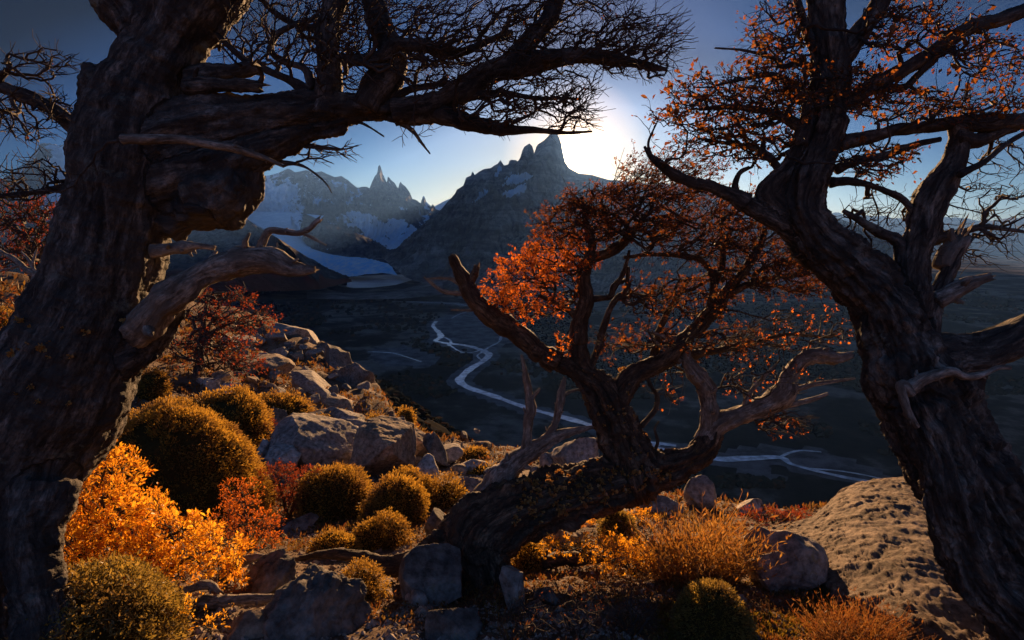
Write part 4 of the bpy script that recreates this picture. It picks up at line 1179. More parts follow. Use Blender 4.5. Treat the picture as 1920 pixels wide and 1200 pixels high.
# -------- the twisted tree on the right
T2 = Tree('beech_tree', 'twisted furrowed beech with rust leaves rising beside the sunlit slab', P(2000, 1180, 2.5) * np.array([1, 1, 0]) + np.array([0, 0, 0.0]),
          dict(trunk=M['bark_rough'], limb=M['bark_smooth'], twig=M['twig'], leaf=M['leaf_rust']), 22)
D2 = 2.5
T2.slim = 0.80
T2.trunk([[(2130, 1360, 340), (2050, 1230, 300), (1955, 1110, 270), (1875, 1010, 250), (1815, 905, 225), (1755, 800, 200), (1705, 700, 165), (1675, 610, 140), (1640, 545, 130), (1580, 490, 112), (1530, 445, 104), (1500, 400, 98), (1512, 340, 90), (1548, 260, 80), (1560, 160, 76), (1554, 60, 76), (1550, -20, 80), (1550, -120, 80)],
          [(1690, 640, 110), (1705, 560, 80), (1712, 490, 70), (1728, 425, 70), (1752, 365, 72), (1785, 310, 54), (1798, 260, 42), (1790, 225, 34)],
          [(1730, 640, 70), (1745, 580, 48), (1768, 530, 38), (1785, 490, 36), (1800, 450, 30)],
          [(1560, 500, 70), (1500, 440, 60), (1440, 405, 46), (1390, 378, 34)],
          [(1480, 410, 60), (1440, 372, 54), (1448, 350, 52), (1480, 312, 42), (1505, 262, 34)],
          [(1560, 130, 60, 0.05), (1605, 70, 48, 0.05), (1640, 20, 44, 0.05), (1665, -30, 42, 0.05), (1690, -90, 40)],
          [(1720, 760, 110, -0.1), (1760, 850, 110, -0.14), (1790, 960, 120, -0.16), (1830, 1060, 120, -0.16), (1930, 1180, 140, -0.16)]],
         D2, 0.0104, disp_furrow, extra=[(1690, 705, 50, -0.05, 1.2), (1770, 700, 60, 0, 1.1)], smooth=3)
def L2(pts, **k): return T2.limb(pts, D2, **k)
SIDE = L2([(1400, 384, 38), (1370, 366, 26), (1335, 352, 24), (1300, 345, 22), (1265, 328, 20), (1235, 308, 16), (1218, 292, 10), (1208, 275, 5)])
L2([(1222, 296, 7), (1216, 270, 5), (1222, 250, 4), (1234, 225, 2)], name='branch', under=SIDE)
L2([(1395, 382, 20), (1382, 362, 14), (1380, 345, 12), (1388, 325, 10), (1405, 315, 8)], name='branch', under=SIDE)
L2([(1500, 275, 36), (1512, 235, 30), (1515, 200, 24), (1500, 170, 16), (1470, 150, 12), (1440, 140, 10), (1390, 150, 7), (1330, 165, 4)])
L2([(1505, 245, 22), (1470, 220, 18), (1420, 205, 14), (1370, 200, 10), (1310, 205, 6)])
L2([(1470, 330, 16), (1440, 290, 13), (1410, 275, 10), (1360, 268, 7), (1310, 260, 4)])
L2([(1535, 110, 22), (1512, 60, 16), (1500, 20, 14), (1492, -30, 12)])
L2([(1540, 140, 16), (1500, 120, 12), (1465, 125, 9), (1450, 110, 8), (1400, 95, 5), (1340, 90, 3)])
L2([(1570, 200, 26, 0.06), (1620, 170, 26, 0.06), (1680, 135, 26, 0.06), (1740, 100, 26, 0.06), (1800, 65, 26, 0.06), (1860, 40, 26, 0.06), (1930, 12, 26, 0.06), (2000, -20, 22, 0.06)])
L2([(1640, 160, 20, 0.06), (1690, 165, 14, 0.06), (1720, 140, 12, 0.06), (1750, 110, 14, 0.06)])
L2([(1570, 275, 30), (1610, 258, 26), (1660, 248, 22), (1720, 240, 20), (1790, 232, 26), (1850, 240, 34), (1920, 225, 30), (1990, 215, 28)])
L2([(1790, 260, 30), (1830, 262, 28), (1880, 240, 30), (1930, 222, 26)])
L2([(1800, 330, 14, -0.1), (1850, 300, 11, -0.1), (1890, 268, 9, -0.1), (1930, 245, 8, -0.1)])
L2([(1570, 320, 20), (1610, 300, 15), (1660, 290, 13), (1720, 270, 11), (1760, 262, 9)])
L2([(1560, 345, 20), (1600, 340, 14), (1640, 350, 11), (1690, 372, 12), (1710, 395, 14), (1720, 420, 16)])
L2([(1708, 500, 30), (1680, 450, 24), (1650, 435, 20), (1610, 410, 14), (1580, 395, 8)])
L2([(1740, 455, 26, 0.1), (1790, 440, 18, 0.1), (1840, 425, 12, 0.1), (1900, 432, 7, 0.1), (1940, 440, 4, 0.1)])
L2([(1760, 560, 34, -0.04), (1790, 545, 30, -0.04), (1820, 530, 26, -0.04), (1852, 520, 16, -0.04)], name='broken_stub', mat_=M['dead_wood'], broken=True, ridge=0.12)
L2([(1783, 500, 34), (1792, 470, 36), (1800, 449, 32)], name='broken_stub', mat_=M['dead_wood'], broken=True, ridge=0.12)
L2([(1720, 690, 110, 0.02), (1770, 672, 90, 0.02), (1820, 655, 76, 0.02), (1870, 628, 72, 0.02), (1930, 600, 66, 0.02), (2010, 575, 60, 0.02)], ridge=0.1, bark=0.25, mat_=M['bark_rough'], sides=28)
L2([(1700, 735, 26, -0.22), (1740, 705, 22, -0.24), (1780, 695, 18, -0.24), (1810, 705, 15, -0.24), (1840, 702, 12, -0.24), (1870, 690, 9, -0.24), (1896, 690, 7, -0.24)], name='dead_branch', mat_=M['dead_wood'], ridge=0.15)
L2([(1712, 740, 18, -0.24), (1690, 720, 16, -0.24), (1700, 770, 14, -0.25), (1720, 800, 10, -0.25)], name='dead_branch', mat_=M['dead_wood'], ridge=0.15)
T2.note(np.array([[*P(1760, 185, D2), 0.02]]))
LF = dict(flow=(-0.93, 0, 0.12)); RF = dict(flow=(0.95, 0.05, 0.12)); RD = dict(flow=(0.95, 0.1, -0.1), dd=0.15)
cl = [(1400, 175, 140, 40, 380, LF), (1350, 215, 100, 45, 240, LF), (1400, 265, 110, 40, 240, LF), (1480, 190, 60, 40, 150, LF), (1450, 100, 60, 40, 120, LF), (1460, 50, 60, 55, 110, LF),
      (1600, 165, 70, 40, 160, RF), (1700, 200, 130, 36, 240, RF), (1850, 205, 80, 40, 110, RF), (1740, 60, 130, 50, 220, RF), (1860, 110, 70, 40, 110, RF), (1650, 300, 80, 36, 130, RF), (1560, 150, 90, 30, 120, LF),
      (1660, 50, 50, 40, 80, RF), (1260, 250, 60, 60, 40, dict(flow=(-0.2, 0, 1)))]
T2.canopy(cl, D2, np.array([0.1, 0, 0.3]), seg=0.035, tip=0.0019, expo=2.5, jit=0.26, twigs=1.1, twig_len=0.06, leaf=0.55, leaf_cl=1, leaf_size=0.024, n_leaf_parts=290, kflow=1.0, max_r=0.012, part_r=0.0065)
T2.canopy([(1850, 400, 110, 60, 200, RD), (1660, 390, 70, 40, 90, RD), (1880, 320, 60, 60, 70, RD), (1830, 470, 80, 30, 50, RD), (1620, 440, 60, 50, 70, RD)], D2 + 0.15, np.array([0.9, 0.1, 0.0]), seg=0.04, tip=0.0018, expo=2.5, jit=0.2, twigs=1.4, twig_len=0.07, kflow=1.2, max_r=0.011, part_r=0.0065)

# -------- the crooked tree in the middle, its trunk lying along the ground
D3 = 4.3
T3 = Tree('beech_tree', 'crooked orange leaved beech growing from a trunk lying along the ground', P(905, 1080, D3 - 0.4),
          dict(trunk=M['bark_log'], limb=M['bark_log'], twig=M['twig'], leaf=M['leaf_orange']), 33)
T3.slim = 0.84
T3.trunk([[(930, 1150, 120, -0.45), (905, 1080, 130, -0.4), (890, 1020, 160, -0.3), (940, 975, 150, -0.2), (1010, 945, 130, -0.1), (1090, 920, 122), (1170, 900, 118), (1240, 885, 84), (1290, 865, 60), (1325, 838, 52), (1342, 808, 46)],
          [(1190, 895, 130), (1175, 850, 100), (1155, 800, 82), (1135, 755, 78), (1118, 722, 70), (1080, 696, 44), (1040, 675, 36), (990, 640, 34)],
          [(1120, 740, 60), (1100, 700, 48), (1086, 660, 36), (1085, 610, 30)],
          [(1150, 760, 56), (1170, 722, 50), (1195, 700, 44), (1225, 686, 40), (1258, 666, 37), (1280, 640, 33), (1303, 614, 28)],
          [(900, 1010, 100, -0.3), (850, 1020, 80, -0.35), (790, 1045, 56, -0.4), (730, 1060, 44, -0.4), (680, 1045, 30, -0.35), (620, 1038, 22, -0.3), (550, 1050, 12, -0.3)],
          [(900, 1040, 90, -0.35), (940, 1090, 60, -0.5), (965, 1140, 50, -0.6)],
          [(950, 970, 80, -0.1), (930, 925, 56, 0.0), (950, 890, 46, 0.05), (985, 855, 36, 0.05)]],
         D3, 0.0130, lambda g, th, u, co, R: disp_furrow(g, th, u, co, R) * 1.15, smooth=3)
def L3(pts, **k): return T3.limb(pts, D3, **k)
DW = M['dead_wood']
L3([(1050, 682, 38), (1010, 652, 40), (960, 612, 38), (920, 588, 36), (890, 560, 34), (872, 530, 30), (858, 505, 22), (848, 480, 12)], ridge=0.1)
L3([(880, 540, 20), (888, 515, 14), (892, 500, 12)], name='broken_stub', broken=True)
L3([(900, 565, 14), (870, 552, 10), (835, 548, 8), (815, 535, 6), (795, 520, 3)], name='dead_branch', mat_=DW)
L3([(868, 535, 8), (840, 522, 6), (800, 522, 3)], name='dead_branch', mat_=DW)
L3([(905, 578, 8), (880, 582, 5), (845, 581, 3)], name='dead_branch', mat_=DW)
L3([(1085, 640, 34), (1086, 600, 30), (1096, 560, 27), (1096, 520, 25), (1106, 490, 24), (1140, 476, 20), (1166, 458, 18), (1190, 430, 14), (1215, 400, 10)])
L3([(1108, 492, 18), (1106, 450, 15), (1098, 410, 11), (1090, 370, 7)])
L3([(1100, 560, 14), (1140, 558, 9), (1150, 540, 12), (1165, 520, 9), (1176, 490, 7), (1180, 470, 5)])
L3([(1110, 690, 14), (1130, 620, 13), (1150, 570, 11), (1172, 545, 9), (1178, 500, 6)])
L3([(1090, 600, 20), (1070, 585, 13), (1045, 570, 10), (1015, 555, 7)])
L3([(1060, 690, 12), (1050, 660, 9), (1045, 640, 7)])
L3([(1300, 618, 28), (1336, 581, 24), (1366, 545, 20), (1395, 510, 17), (1420, 470, 14), (1435, 430, 10)])
L3([(1330, 588, 16), (1336, 540, 14), (1332, 505, 12), (1300, 484, 10), (1240, 478, 8), (1170, 482, 6)])
L3([(1336, 545, 12), (1352, 500, 12), (1358, 465, 10), (1372, 430, 7)])
L3([(1360, 555, 14), (1410, 530, 12), (1460, 520, 8), (1520, 515, 5)])
L3([(1270, 670, 24, 0.1), (1310, 660, 16, 0.15), (1360, 656, 13, 0.2), (1410, 645, 10, 0.2), (1470, 628, 7, 0.2), (1560, 632, 4, 0.2)])
L3([(1230, 682, 22, 0.1), (1230, 640, 16, 0.15), (1245, 600, 12, 0.2), (1270, 560, 10, 0.2), (1290, 520, 8, 0.2)])
DEAD = L3([(1340, 815, 36), (1330, 770, 30), (1322, 730, 30), (1300, 700, 27), (1285, 672, 21), (1280, 645, 16), (1252, 632, 10), (1218, 622, 4)], name='dead_limb', mat_=DW, ridge=0.24, sides=18)
L3([(1278, 680, 12), (1250, 655, 9), (1234, 645, 7), (1215, 622, 3)], name='dead_branch', mat_=DW, under=DEAD)
DEAD = L3([(1335, 830, 44), (1345, 806, 38), (1385, 786, 34), (1435, 768, 36), (1466, 742, 36), (1478, 708, 28), (1500, 680, 26), (1538, 667, 24), (1570, 668, 20), (1594, 664, 12)], name='dead_limb', mat_=DW, ridge=0.26, sides=24, broken=True, label='grey S shaped dead limb')
L3([(1455, 764, 18), (1490, 757, 12), (1520, 750, 9), (1552, 738, 5)], name='dead_branch', mat_=DW, under=DEAD)
L3([(1480, 735, 16), (1515, 722, 10), (1555, 716, 7), (1604, 710, 3)], name='dead_branch', mat_=DW, under=DEAD)
L3([(1396, 775, 14), (1402, 748, 10), (1418, 722, 8), (1457, 681, 3)], name='dead_branch', mat_=DW, under=DEAD)
DEAD = L3([(915, 945, 52, -0.1), (930, 915, 48, -0.05), (960, 880, 40), (995, 850, 32), (1030, 826, 24), (1060, 812, 16), (1085, 805, 10), (1118, 798, 4)], name='dead_limb', mat_=DW, ridge=0.24, sides=20, label='pale forked dead limb')
L3([(988, 858, 26), (990, 810, 19), (992, 770, 17), (988, 735, 15), (986, 700, 10), (978, 665, 5)], name='dead_branch', mat_=DW, ridge=0.1, under=DEAD)
L3([(990, 760, 12), (1002, 742, 9), (1012, 728, 5)], name='dead_branch', mat_=DW, under=DEAD)
L3([(1025, 830, 20), (1042, 795, 15), (1050, 755, 14), (1052, 730, 12), (1058, 708, 6)], name='dead_branch', mat_=DW, ridge=0.1, under=DEAD)
L3([(1050, 745, 8), (1075, 732, 5), (1098, 730, 3)], name='dead_branch', mat_=DW, under=DEAD)
L3([(1205, 800, 12), (1228, 770, 10), (1232, 745, 9), (1218, 720, 6), (1216, 700, 4)], name='dead_branch')
L3([(1225, 850, 9), (1234, 830, 7), (1228, 805, 5), (1236, 790, 3)], name='dead_branch')
lf = dict(flow=(-0.9, 0, 0.25), ds=0.35); rf = dict(flow=(0.9, 0, 0.2), ds=0.4); uf = dict(flow=(0.5, 0, 0.6), ds=0.42)
T3.canopy([(1000, 540, 85, 55, 320, lf), (1050, 480, 70, 40, 160, lf), (1060, 650, 22, 20, 30, lf)],
          D3, np.array([0.2, 0, 0.4]), seg=0.05, tip=0.0024, expo=2.4, jit=0.26, twigs=1.3, twig_len=0.09, leaf=0.85, leaf_cl=4, leaf_size=0.021, kflow=0.9, max_r=0.012, part_r=0.009, leaf_mat_=M['leaf_orange'])
wf = dict(flow=(0.9, 0, 0.12), ds=0.42); wl_ = dict(flow=(-0.9, 0, 0.15), ds=0.4)
T3.canopy([(1085, 420, 85, 40, 200, wl_), (1125, 380, 80, 28, 180, wl_), (1235, 352, 95, 30, 260, wf), (1190, 420, 90, 36, 180, wf), (1290, 390, 110, 40, 250, wf), (1390, 420, 90, 50, 220, wf), (1440, 470, 80, 30, 120, wf),
           (1290, 460, 90, 30, 140, wf), (1430, 512, 110, 16, 150, wf), (1480, 540, 80, 8, 80, wf), (1500, 490, 50, 10, 40, wf), (1300, 555, 80, 40, 110, wf), (1260, 312, 100, 20, 140, wf), (1200, 640, 80, 24, 60, wl_), (1340, 640, 90, 26, 80, wf), (1210, 560, 50, 40, 50, wf)],
          D3, np.array([0.7, 0, 0.12]), seg=0.05, tip=0.0026, expo=2.35, jit=0.22, twigs=1.8, twig_len=0.12, leaf=0.55, leaf_cl=4, leaf_size=0.0185, kflow=1.3, max_r=0.016, part_r=0.009, leaf_mat_=M['leaf_rust'])
T3.canopy([(1500, 620, 100, 40, 130, rf), (1430, 650, 80, 30, 60, rf), (1430, 720, 90, 30, 70, rf), (1470, 790, 50, 22, 70, rf), (1250, 720, 40, 40, 24, dict(flow=(0.2, 0, -0.8)))],
          D3 + 0.2, np.array([0.8, 0, 0.2]), seg=0.05, tip=0.0022, expo=2.4, jit=0.22, twigs=1.4, twig_len=0.10, leaf=0.16, leaf_cl=2, leaf_size=0.021, kflow=1.0, max_r=0.010, part_r=0.009)

# lichen tufts along the lying trunk, single leaves caught on the bark
def tufts(tree, n, box, size, mat_, name='lichen_tuft', top=0.15):
    co, no = tree.trunk_co, tree.trunk_no
    px_, py_, d_ = project(co)
    ok_ = np.where((px_ > box[0]) & (px_ < box[2]) & (py_ > box[1]) & (py_ < box[3]) & (no[:, 1] < 0.1) & (no[:, 2] > -top))[0]
    pick = tree.rng.choice(ok_, min(n, len(ok_)), replace=False)
    mes = []
    for k in range(4):
        rg = np.random.default_rng(900 + k); m_ = 9
        dv = nrm(rg.normal(0, 0.6, (m_, 3)) + np.array([0, 0, 0.9]))
        V, T = leaves(np.zeros((m_, 3)) + rg.normal(0, 0.1, (m_, 3)), dv, nrm(rg.normal(0, 1, (m_, 3))), rg.uniform(0.5, 1.0, m_), 0.8, 0.1)
        me = mesh_data(name, V, tris=T, smooth=False); me.materials.append(mat_); mes.append(me)
    for q, i in enumerate(pick):
        o = bpy.data.objects.new(name, mes[q % 4]); COL.objects.link(o); o.parent = tree.root
        o.matrix_parent_inverse = tree.root.matrix_world.inverted()
        o.location = co[i] + no[i] * size * 0.1
        o.rotation_euler = Vector(no[i]).to_track_quat('Z', 'Y').to_euler()
        sc_ = size * tree.rng.uniform(0.5, 1.3); o.scale = (sc_, sc_, sc_)
tufts(T3, 190, (960, 880, 1270, 985), 0.032, M['lichen'])
tufts(T3, 40, (1080, 690, 1240, 880), 0.022, M['lichen'])
tufts(T1, 26, (20, 600, 290, 760), 0.022, M['lichen'])

# -------- small trees on the rocky slope to the left
def small_tree(label, base_px, h_px, crown, seed, leafm, lean, dead=False, n_scale=1.0, leaf=0.7):
    p0, d = on_ground(*base_px)
    t = Tree('beech_tree', label, p0 - np.array([0, 0, 0.1]), dict(trunk=M['bark_rough'], limb=M['bark_rough'], twig=M['twig'], leaf=leafm), seed, group=None)
    bx, by = base_px
    t.limb([(bx, by + 8, 16), (bx + lean * 0.3, by - h_px * 0.3, 13), (bx + lean * 0.5, by - h_px * 0.6, 10), (bx + lean, by - h_px, 5)], d, name='trunk', sides=10)
    for k, (ex, ey) in enumerate([(c[0], c[1]) for c in crown]):
        q = 0.25 + 0.5 * k / max(1, len(crown))
        t.limb([(bx + lean * q * 0.8, by - h_px * q, 8), ((bx + ex) / 2, (by - h_px * q + ey) / 2 - 8, 6), (ex, ey, 3)], d, sides=7)
    t.canopy([(*c[:4], int(c[4] * n_scale), dict(flow=(np.sign(c[0] - bx) * 0.9 + 0.01, 0, 0.15), ds=0.05 * d)) for c in crown], d, np.array([0.3, 0, 0.2]), seg=0.012 * d, tip=0.0007 * d, expo=2.4, jit=0.2, twigs=1.3, twig_len=0.022 * d,
             leaf=leaf, leaf_cl=3, leaf_size=0.0042 * d, kflow=0.8, max_r=0.004 * d, part_r=0.0035 * d)
    return t
small_tree('dark red beech on the slope behind the broken limb', (372, 700), 150, [(420, 560, 50, 10, 60), (450, 600, 62, 22, 130), (400, 640, 70, 18, 110), (430, 680, 62, 20, 110), (350, 655, 40, 20, 60), (380, 590, 40, 14, 50)], 41, M['leaf_red'], 18)
small_tree('low red beech sprawling over the rocks behind the leaning trunk', (70, 560), 150, [(40, 420, 60, 30, 130), (90, 440, 40, 26, 90), (20, 470, 60, 30, 110), (80, 395, 50, 18, 70), (-20, 400, 50, 40, 80)], 42, M['leaf_red'], -30)
small_tree('small orange beech beside the bleached dead tree', (-10, 640), 90, [(0, 590, 26, 30, 70), (14, 615, 26, 24, 70)], 43, M['leaf_rust'], 4)
p0, dq = on_ground(110, 585)
td = Tree('dead_tree', 'bleached fallen dead tree lying under the low red beech', p0, dict(trunk=DW, limb=DW, twig=DW, leaf=M['leaf_rust']), 44)
td.limb([(110, 585, 16), (102, 558, 15), (80, 530, 13), (50, 505, 11), (20, 483, 9), (-20, 460, 7)], dq, name='trunk')
td.limb([(75, 528, 8), (55, 490, 6), (40, 472, 3)], dq)
td.limb([(60, 515, 7), (62, 490, 5), (70, 465, 2)], dq)
td.limb([(40, 497, 6), (10, 505, 4), (-20, 520, 3)], dq)
# ------------------------------------------------------------------ boulders
SPH = {}
def sphere(k):
    if k not in SPH:
        v, f = ICO_V, ICO_F
        for _ in range(k): v, f = subdivide(v, f)
        SPH[k] = (v, f)
    return SPH[k]
def rock_shape(seed, sub=4, planes=9, rough=0.045, sharp=0.995):
    rg = np.random.default_rng(seed)
    v, f = sphere(sub); v = v.copy()
    v = v * (1 + 0.22 * fbm(v * 1.3 + seed * 3.1, 3, seed))[:, None]
    for _ in range(planes):
        n = nrm(rg.normal(0, 1, (1, 3)))[0]; o = rg.uniform(0.40, 0.78)
        dt = v @ n
        v = v - n[None] * (np.maximum(dt - o, 0) * sharp)[:, None]
    nn = nrm(v)
    v = v + nn * (rough * 1.3 * fbm(v * 3.2 + seed, 6, seed + 1, 0.65) + rough * 0.8 * ridged(v * 2.6 + seed * 0.7, 4, seed + 2))[:, None]
    lo, hi = v.min(0), v.max(0)
    return (v - (lo + hi) / 2) / ((hi - lo) / 2), f
def rock(label, cx, cy, w, h, seed, m='rock', tilt=0.0, d=None, sub=4, deep=0.8, planes=14, rough=0.045, name='boulder', group=None, yaw=None):
    rg = np.random.default_rng(seed + 500)
    if d is None:
        _, d = on_ground(cx, cy + h * 0.42)
        d = d + deep * w * 0.5 * d / F * 0.6
    if sub == 4 and max(w, h) < 62: sub = 3
    v, f = rock_shape(seed, sub, planes, rough)
    sx, sz = w * 0.5 * d / F, h * 0.5 * d / F
    sy = (sx * deep + sz * 0.3)
    v = v * np.array([sx, sy, sz * 1.12])
    a = math.radians(tilt); R = np.array([[math.cos(a), 0, math.sin(a)], [0, 1, 0], [-math.sin(a), 0, math.cos(a)]])
    v = v @ R.T
    c = P(cx, cy, d) - np.array([0, 0, sz * 0.06])
    o = link(name, mesh_data(name, v, tris=f), M[m], None, label, 'rock', group)
    o.location = c
    return o

rock('long grey wedge boulder with its sharp end over the red shrub', 606, 838, 186, 92, 3, 'rock', 14, sub=5, planes=12)
rock('broad slab boulder leaning behind the long wedge boulder', 722, 848, 128, 104, 4, 'rock_brown', 24, sub=5)
rock('rough pale boulder between the red shrub and the wedge boulder', 536, 860, 70, 56, 5, 'rock_pale', 0, rough=0.12)
rock('small white stone touching the big cushion shrub', 492, 846, 26, 44, 6, 'rock_pale', 0)
rock('pale triangular rock in the boulder field', 801, 880, 48, 48, 7, 'rock_pale', 0)
rock('tall brown rock at the lip of the ledge', 782, 840, 62, 54, 8, 'rock_brown', 10)
rock('narrow mossy rock beside the tall brown rock', 816, 850, 34, 70, 9, 'rock_dark', -20)
rock('rounded grey boulder on the lip of the ledge', 842, 853, 56, 38, 10, 'rock', 0)
rock('flat pale rock behind the forked dead limb', 886, 874, 58, 26, 11, 'rock_pale', 5)
rock('weathered lichen green block beside the forked dead limb', 880, 922, 62, 60, 12, 'rock', 0)
rock('dark mossy block touching the lying trunk', 826, 988, 64, 76, 13, 'rock_dark', 0)
rock('dark square boulder in front of the spreading root', 806, 1086, 124, 92, 14, 'rock_dark', -8, sub=5)
rock('small grey rock in front of the dark square boulder', 782, 1118, 50, 36, 15, 'rock', 0)
rock('thin yellow lit slab beside the small grey rock', 724, 1112, 48, 18, 16, 'rock_brown', -4)
rock('huge dark boulder with a sunlit crumbly top above the fallen branch', 592, 1130, 215, 138, 317, 'rock_dark', 6, sub=5, rough=0.13, planes=9)
rock('low dark slab lying flat below the dark square boulder', 850, 1180, 110, 54, 18, 'rock_dark', 0, sub=5, planes=12)
rock('brown rock half buried by the fallen branch', 470, 1175, 90, 44, 19, 'rock_brown', 6)
rock('big grey boulder behind the orange grass tuft', 1462, 1050, 140, 128, 20, 'rock', 26, sub=5, deep=1.0)
rock('pale rock on the lip beyond the orange grass', 1408, 950, 60, 28, 21, 'rock_pale', 8)
rock('sunlit rock under the crook of the S shaped limb', 1312, 925, 56, 64, 22, 'rock', 10)
rock('tall grey pointed boulder behind the lying trunk', 1078, 856, 88, 80, 23, 'rock', 0, planes=12)
rock('round grey stone beside the pointed boulder', 1030, 868, 38, 38, 24, 'rock', 0)
rock('small grey stone beside the round stone', 1006, 888, 30, 26, 25, 'rock', 0)
rock('orange brown rock in the hollow under the lying trunk', 1052, 1006, 84, 46, 26, 'rock_brown', -6)
rock('grey rock poking out under the lying trunk', 1235, 950, 90, 40, 27, 'rock', 4)
rock('small round stone by the red low plant', 1470, 966, 26, 20, 28, 'rock_brown', 0)
rock('splintered grey rock leaning on the tree root', 962, 1105, 46, 100, 29, 'rock', -6)
rock('flat ochre slab on the gravel by the root', 1010, 1145, 50, 22, 30, 'rock_brown', 10)
rock('dark wedge stone on the gravel near the root', 1030, 1118, 56, 34, 31, 'rock_dark', 24)
rock('dark stone among the orange leaves beside the dead stump', 505, 1085, 110, 70, 32, 'rock_dark', -6, sub=4, rough=0.12)
rock('grey stone in the shade below the round cushion shrub', 560, 985, 70, 36, 33, 'rock_dark', 0)
rock('little grey stone below the small domed cushion', 602, 1012, 24, 16, 34, 'rock', 0)
# rocks of the left slope
rock('dark leaning boulder by the knobbly cushion', 512, 788, 54, 50, 35, 'rock_dark', 10)
rock('small grey rock above the knobbly cushion', 546, 761, 28, 20, 36, 'rock', 0)
rock('sunlit grey rock beside the tilted brown block', 428, 733, 54, 38, 37, 'rock_pale', 6)
rock('white rock rim above the long cushion', 390, 722, 50, 26, 38, 'rock_pale', 6)
rock('tilted brown block on the slope', 413, 712, 38, 36, 39, 'rock_brown', 20)
rock('square brown block standing on the ridge', 557, 668, 30, 22, 40, 'rock_brown', 6)
rock('flat brown rock in a row of slabs', 598, 783, 62, 20, 41, 'rock_brown', 2)
rock('rounded grey slab above the wedge boulder', 646, 792, 84, 40, 42, 'rock', 10)
rock('low grey slab behind the leaning slab boulder', 664, 808, 90, 38, 43, 'rock', 14)
rock('dark rock on the slope edge by the mossy hump', 730, 806, 72, 56, 44, 'rock_dark', 20)
rock('great cliff block falling to the valley', 678, 732, 96, 118, 145, 'rock_dark', -16, d=23.5, sub=5, planes=16, rough=0.12, deep=1.3)
rock('narrow cliff pillar beside the great cliff block', 632, 696, 66, 100, 46, 'rock_dark', -12, d=25.0, planes=22)
rock('rounded grey outcrop crowning the ridge', 553, 634, 108, 60, 47, 'rock', 8, d=28.5, deep=1.2)
rock('jagged rock between the ridge outcrop and the cliff', 608, 664, 60, 46, 48, 'rock_dark', 0, d=27.0)
rock('layered ledge on the slope below the red beech', 480, 680, 130, 34, 49, 'rock_brown', 8)
rock('long grey ledge in the middle of the slope', 590, 722, 110, 30, 50, 'rock', 22)
rock('rust stained ledge above the row of slabs', 610, 752, 110, 26, 51, 'rock_brown', 16)
rock('small cliff knob below the great cliff block', 712, 778, 56, 64, 52, 'rock', -10, d=19.5, planes=20)
rock('grey ledge under the dark red beech', 440, 640, 80, 26, 53, 'rock', 14)
for i, (x_, y_, w_, h_, lb) in enumerate([(470, 712, 30, 16, 'small brown rock below the layered ledge'), (520, 735, 34, 18, 'small brown rock between the ledges'), (560, 705, 26, 14, 'thin grey rock on the slope below the ridge block'),
                                          (640, 762, 30, 18, 'small grey rock at the end of the rust stained ledge'), (690, 815, 40, 26, 'brown rock wedged above the leaning slab boulder'), (757, 862, 30, 26, 'small brown rock at the foot of the slab boulder'),
                                          (860, 880, 34, 18, 'low pale stone near the flat pale rock'), (920, 885, 28, 16, 'pale stone at the base of the forked dead limb')]):
    rock(lb, x_, y_, w_, h_, 60 + i, ['rock_brown', 'rock', 'rock_pale'][i % 3], 6, sub=3)

# the broad sunlit slab beneath the right hand tree: flaky, nearly horizontal scales
def slab():
    bk = np.array([P(*q) for q in [(1425, 995, 5.3), (1470, 983, 5.4), (1530, 966, 5.6), (1585, 916, 6.0), (1650, 898, 6.1), (1750, 900, 6.1), (1900, 930, 6.0)]])
    ft = np.array([P(*q) for q in [(1450, 1010, 4.75), (1490, 1035, 4.25), (1535, 1070, 3.75), (1590, 1115, 3.3), (1680, 1165, 2.95), (1800, 1210, 2.8), (1960, 1250, 2.75)]])
    n, k = 230, 210
    t = np.linspace(0, 1, n); kn = np.linspace(0, 1, 7)
    A = resample(bk, 0.02)[:, :3]; B = resample(ft, 0.02)[:, :3]
    A = np.stack([np.interp(t, np.linspace(0, 1, len(A)), A[:, j]) for j in range(3)], -1)
    B = np.stack([np.interp(t, np.linspace(0, 1, len(B)), B[:, j]) for j in range(3)], -1)
    w = np.linspace(-0.12, 1.12, k); wc = np.clip(w, 0, 1)
    V = A[:, None] * (1 - wc)[None, :, None] + B[:, None] * wc[None, :, None]
    V[..., 2] += 0.10 * np.sin(wc * math.pi)[None]
    out = np.maximum(np.maximum(-w, w - 1), 0)[None] * 6.0 + np.maximum(0.03 - t, 0)[:, None] * 20
    V[..., 2] -= out * 0.6
    X_, Y_ = V[..., 0], V[..., 1]; Z0 = X_ * 0
    wx = X_ + 0.25 * fbm(V * 2.2, 3, 71); wy = Y_ + 0.12 * fbm(V * 3.1, 3, 72)
    fl_ = ridged(np.stack([wx * 1.6, wy * 2.6, Z0], -1), 3, 77) * 0.022 + (ridged(np.stack([wx * 6.0, wy * 15.0, Z0], -1), 4, 78, 0.65) * 0.016 * (0.35 + sstep(-0.3, 0.4, fbm(V * 2.0, 3, 90)))) + fbm(np.stack([X_ * 26, Y_ * 40, Z0], -1), 3, 79) * 0.012 + fbm(V * 1.5, 3, 80) * 0.07
    V[..., 2] += fl_ - 0.03; V[..., 1] += fl_ * 0.4
    c0 = V.reshape(-1, 3).mean(0)
    o = link('boulder', mesh_data('boulder', V.reshape(-1, 3) - c0, grid_quads(n, k)), M['rock_slab'], None, 'broad flaky sunlit slab under the twisted tree', 'rock')
    o.location = c0
slab()

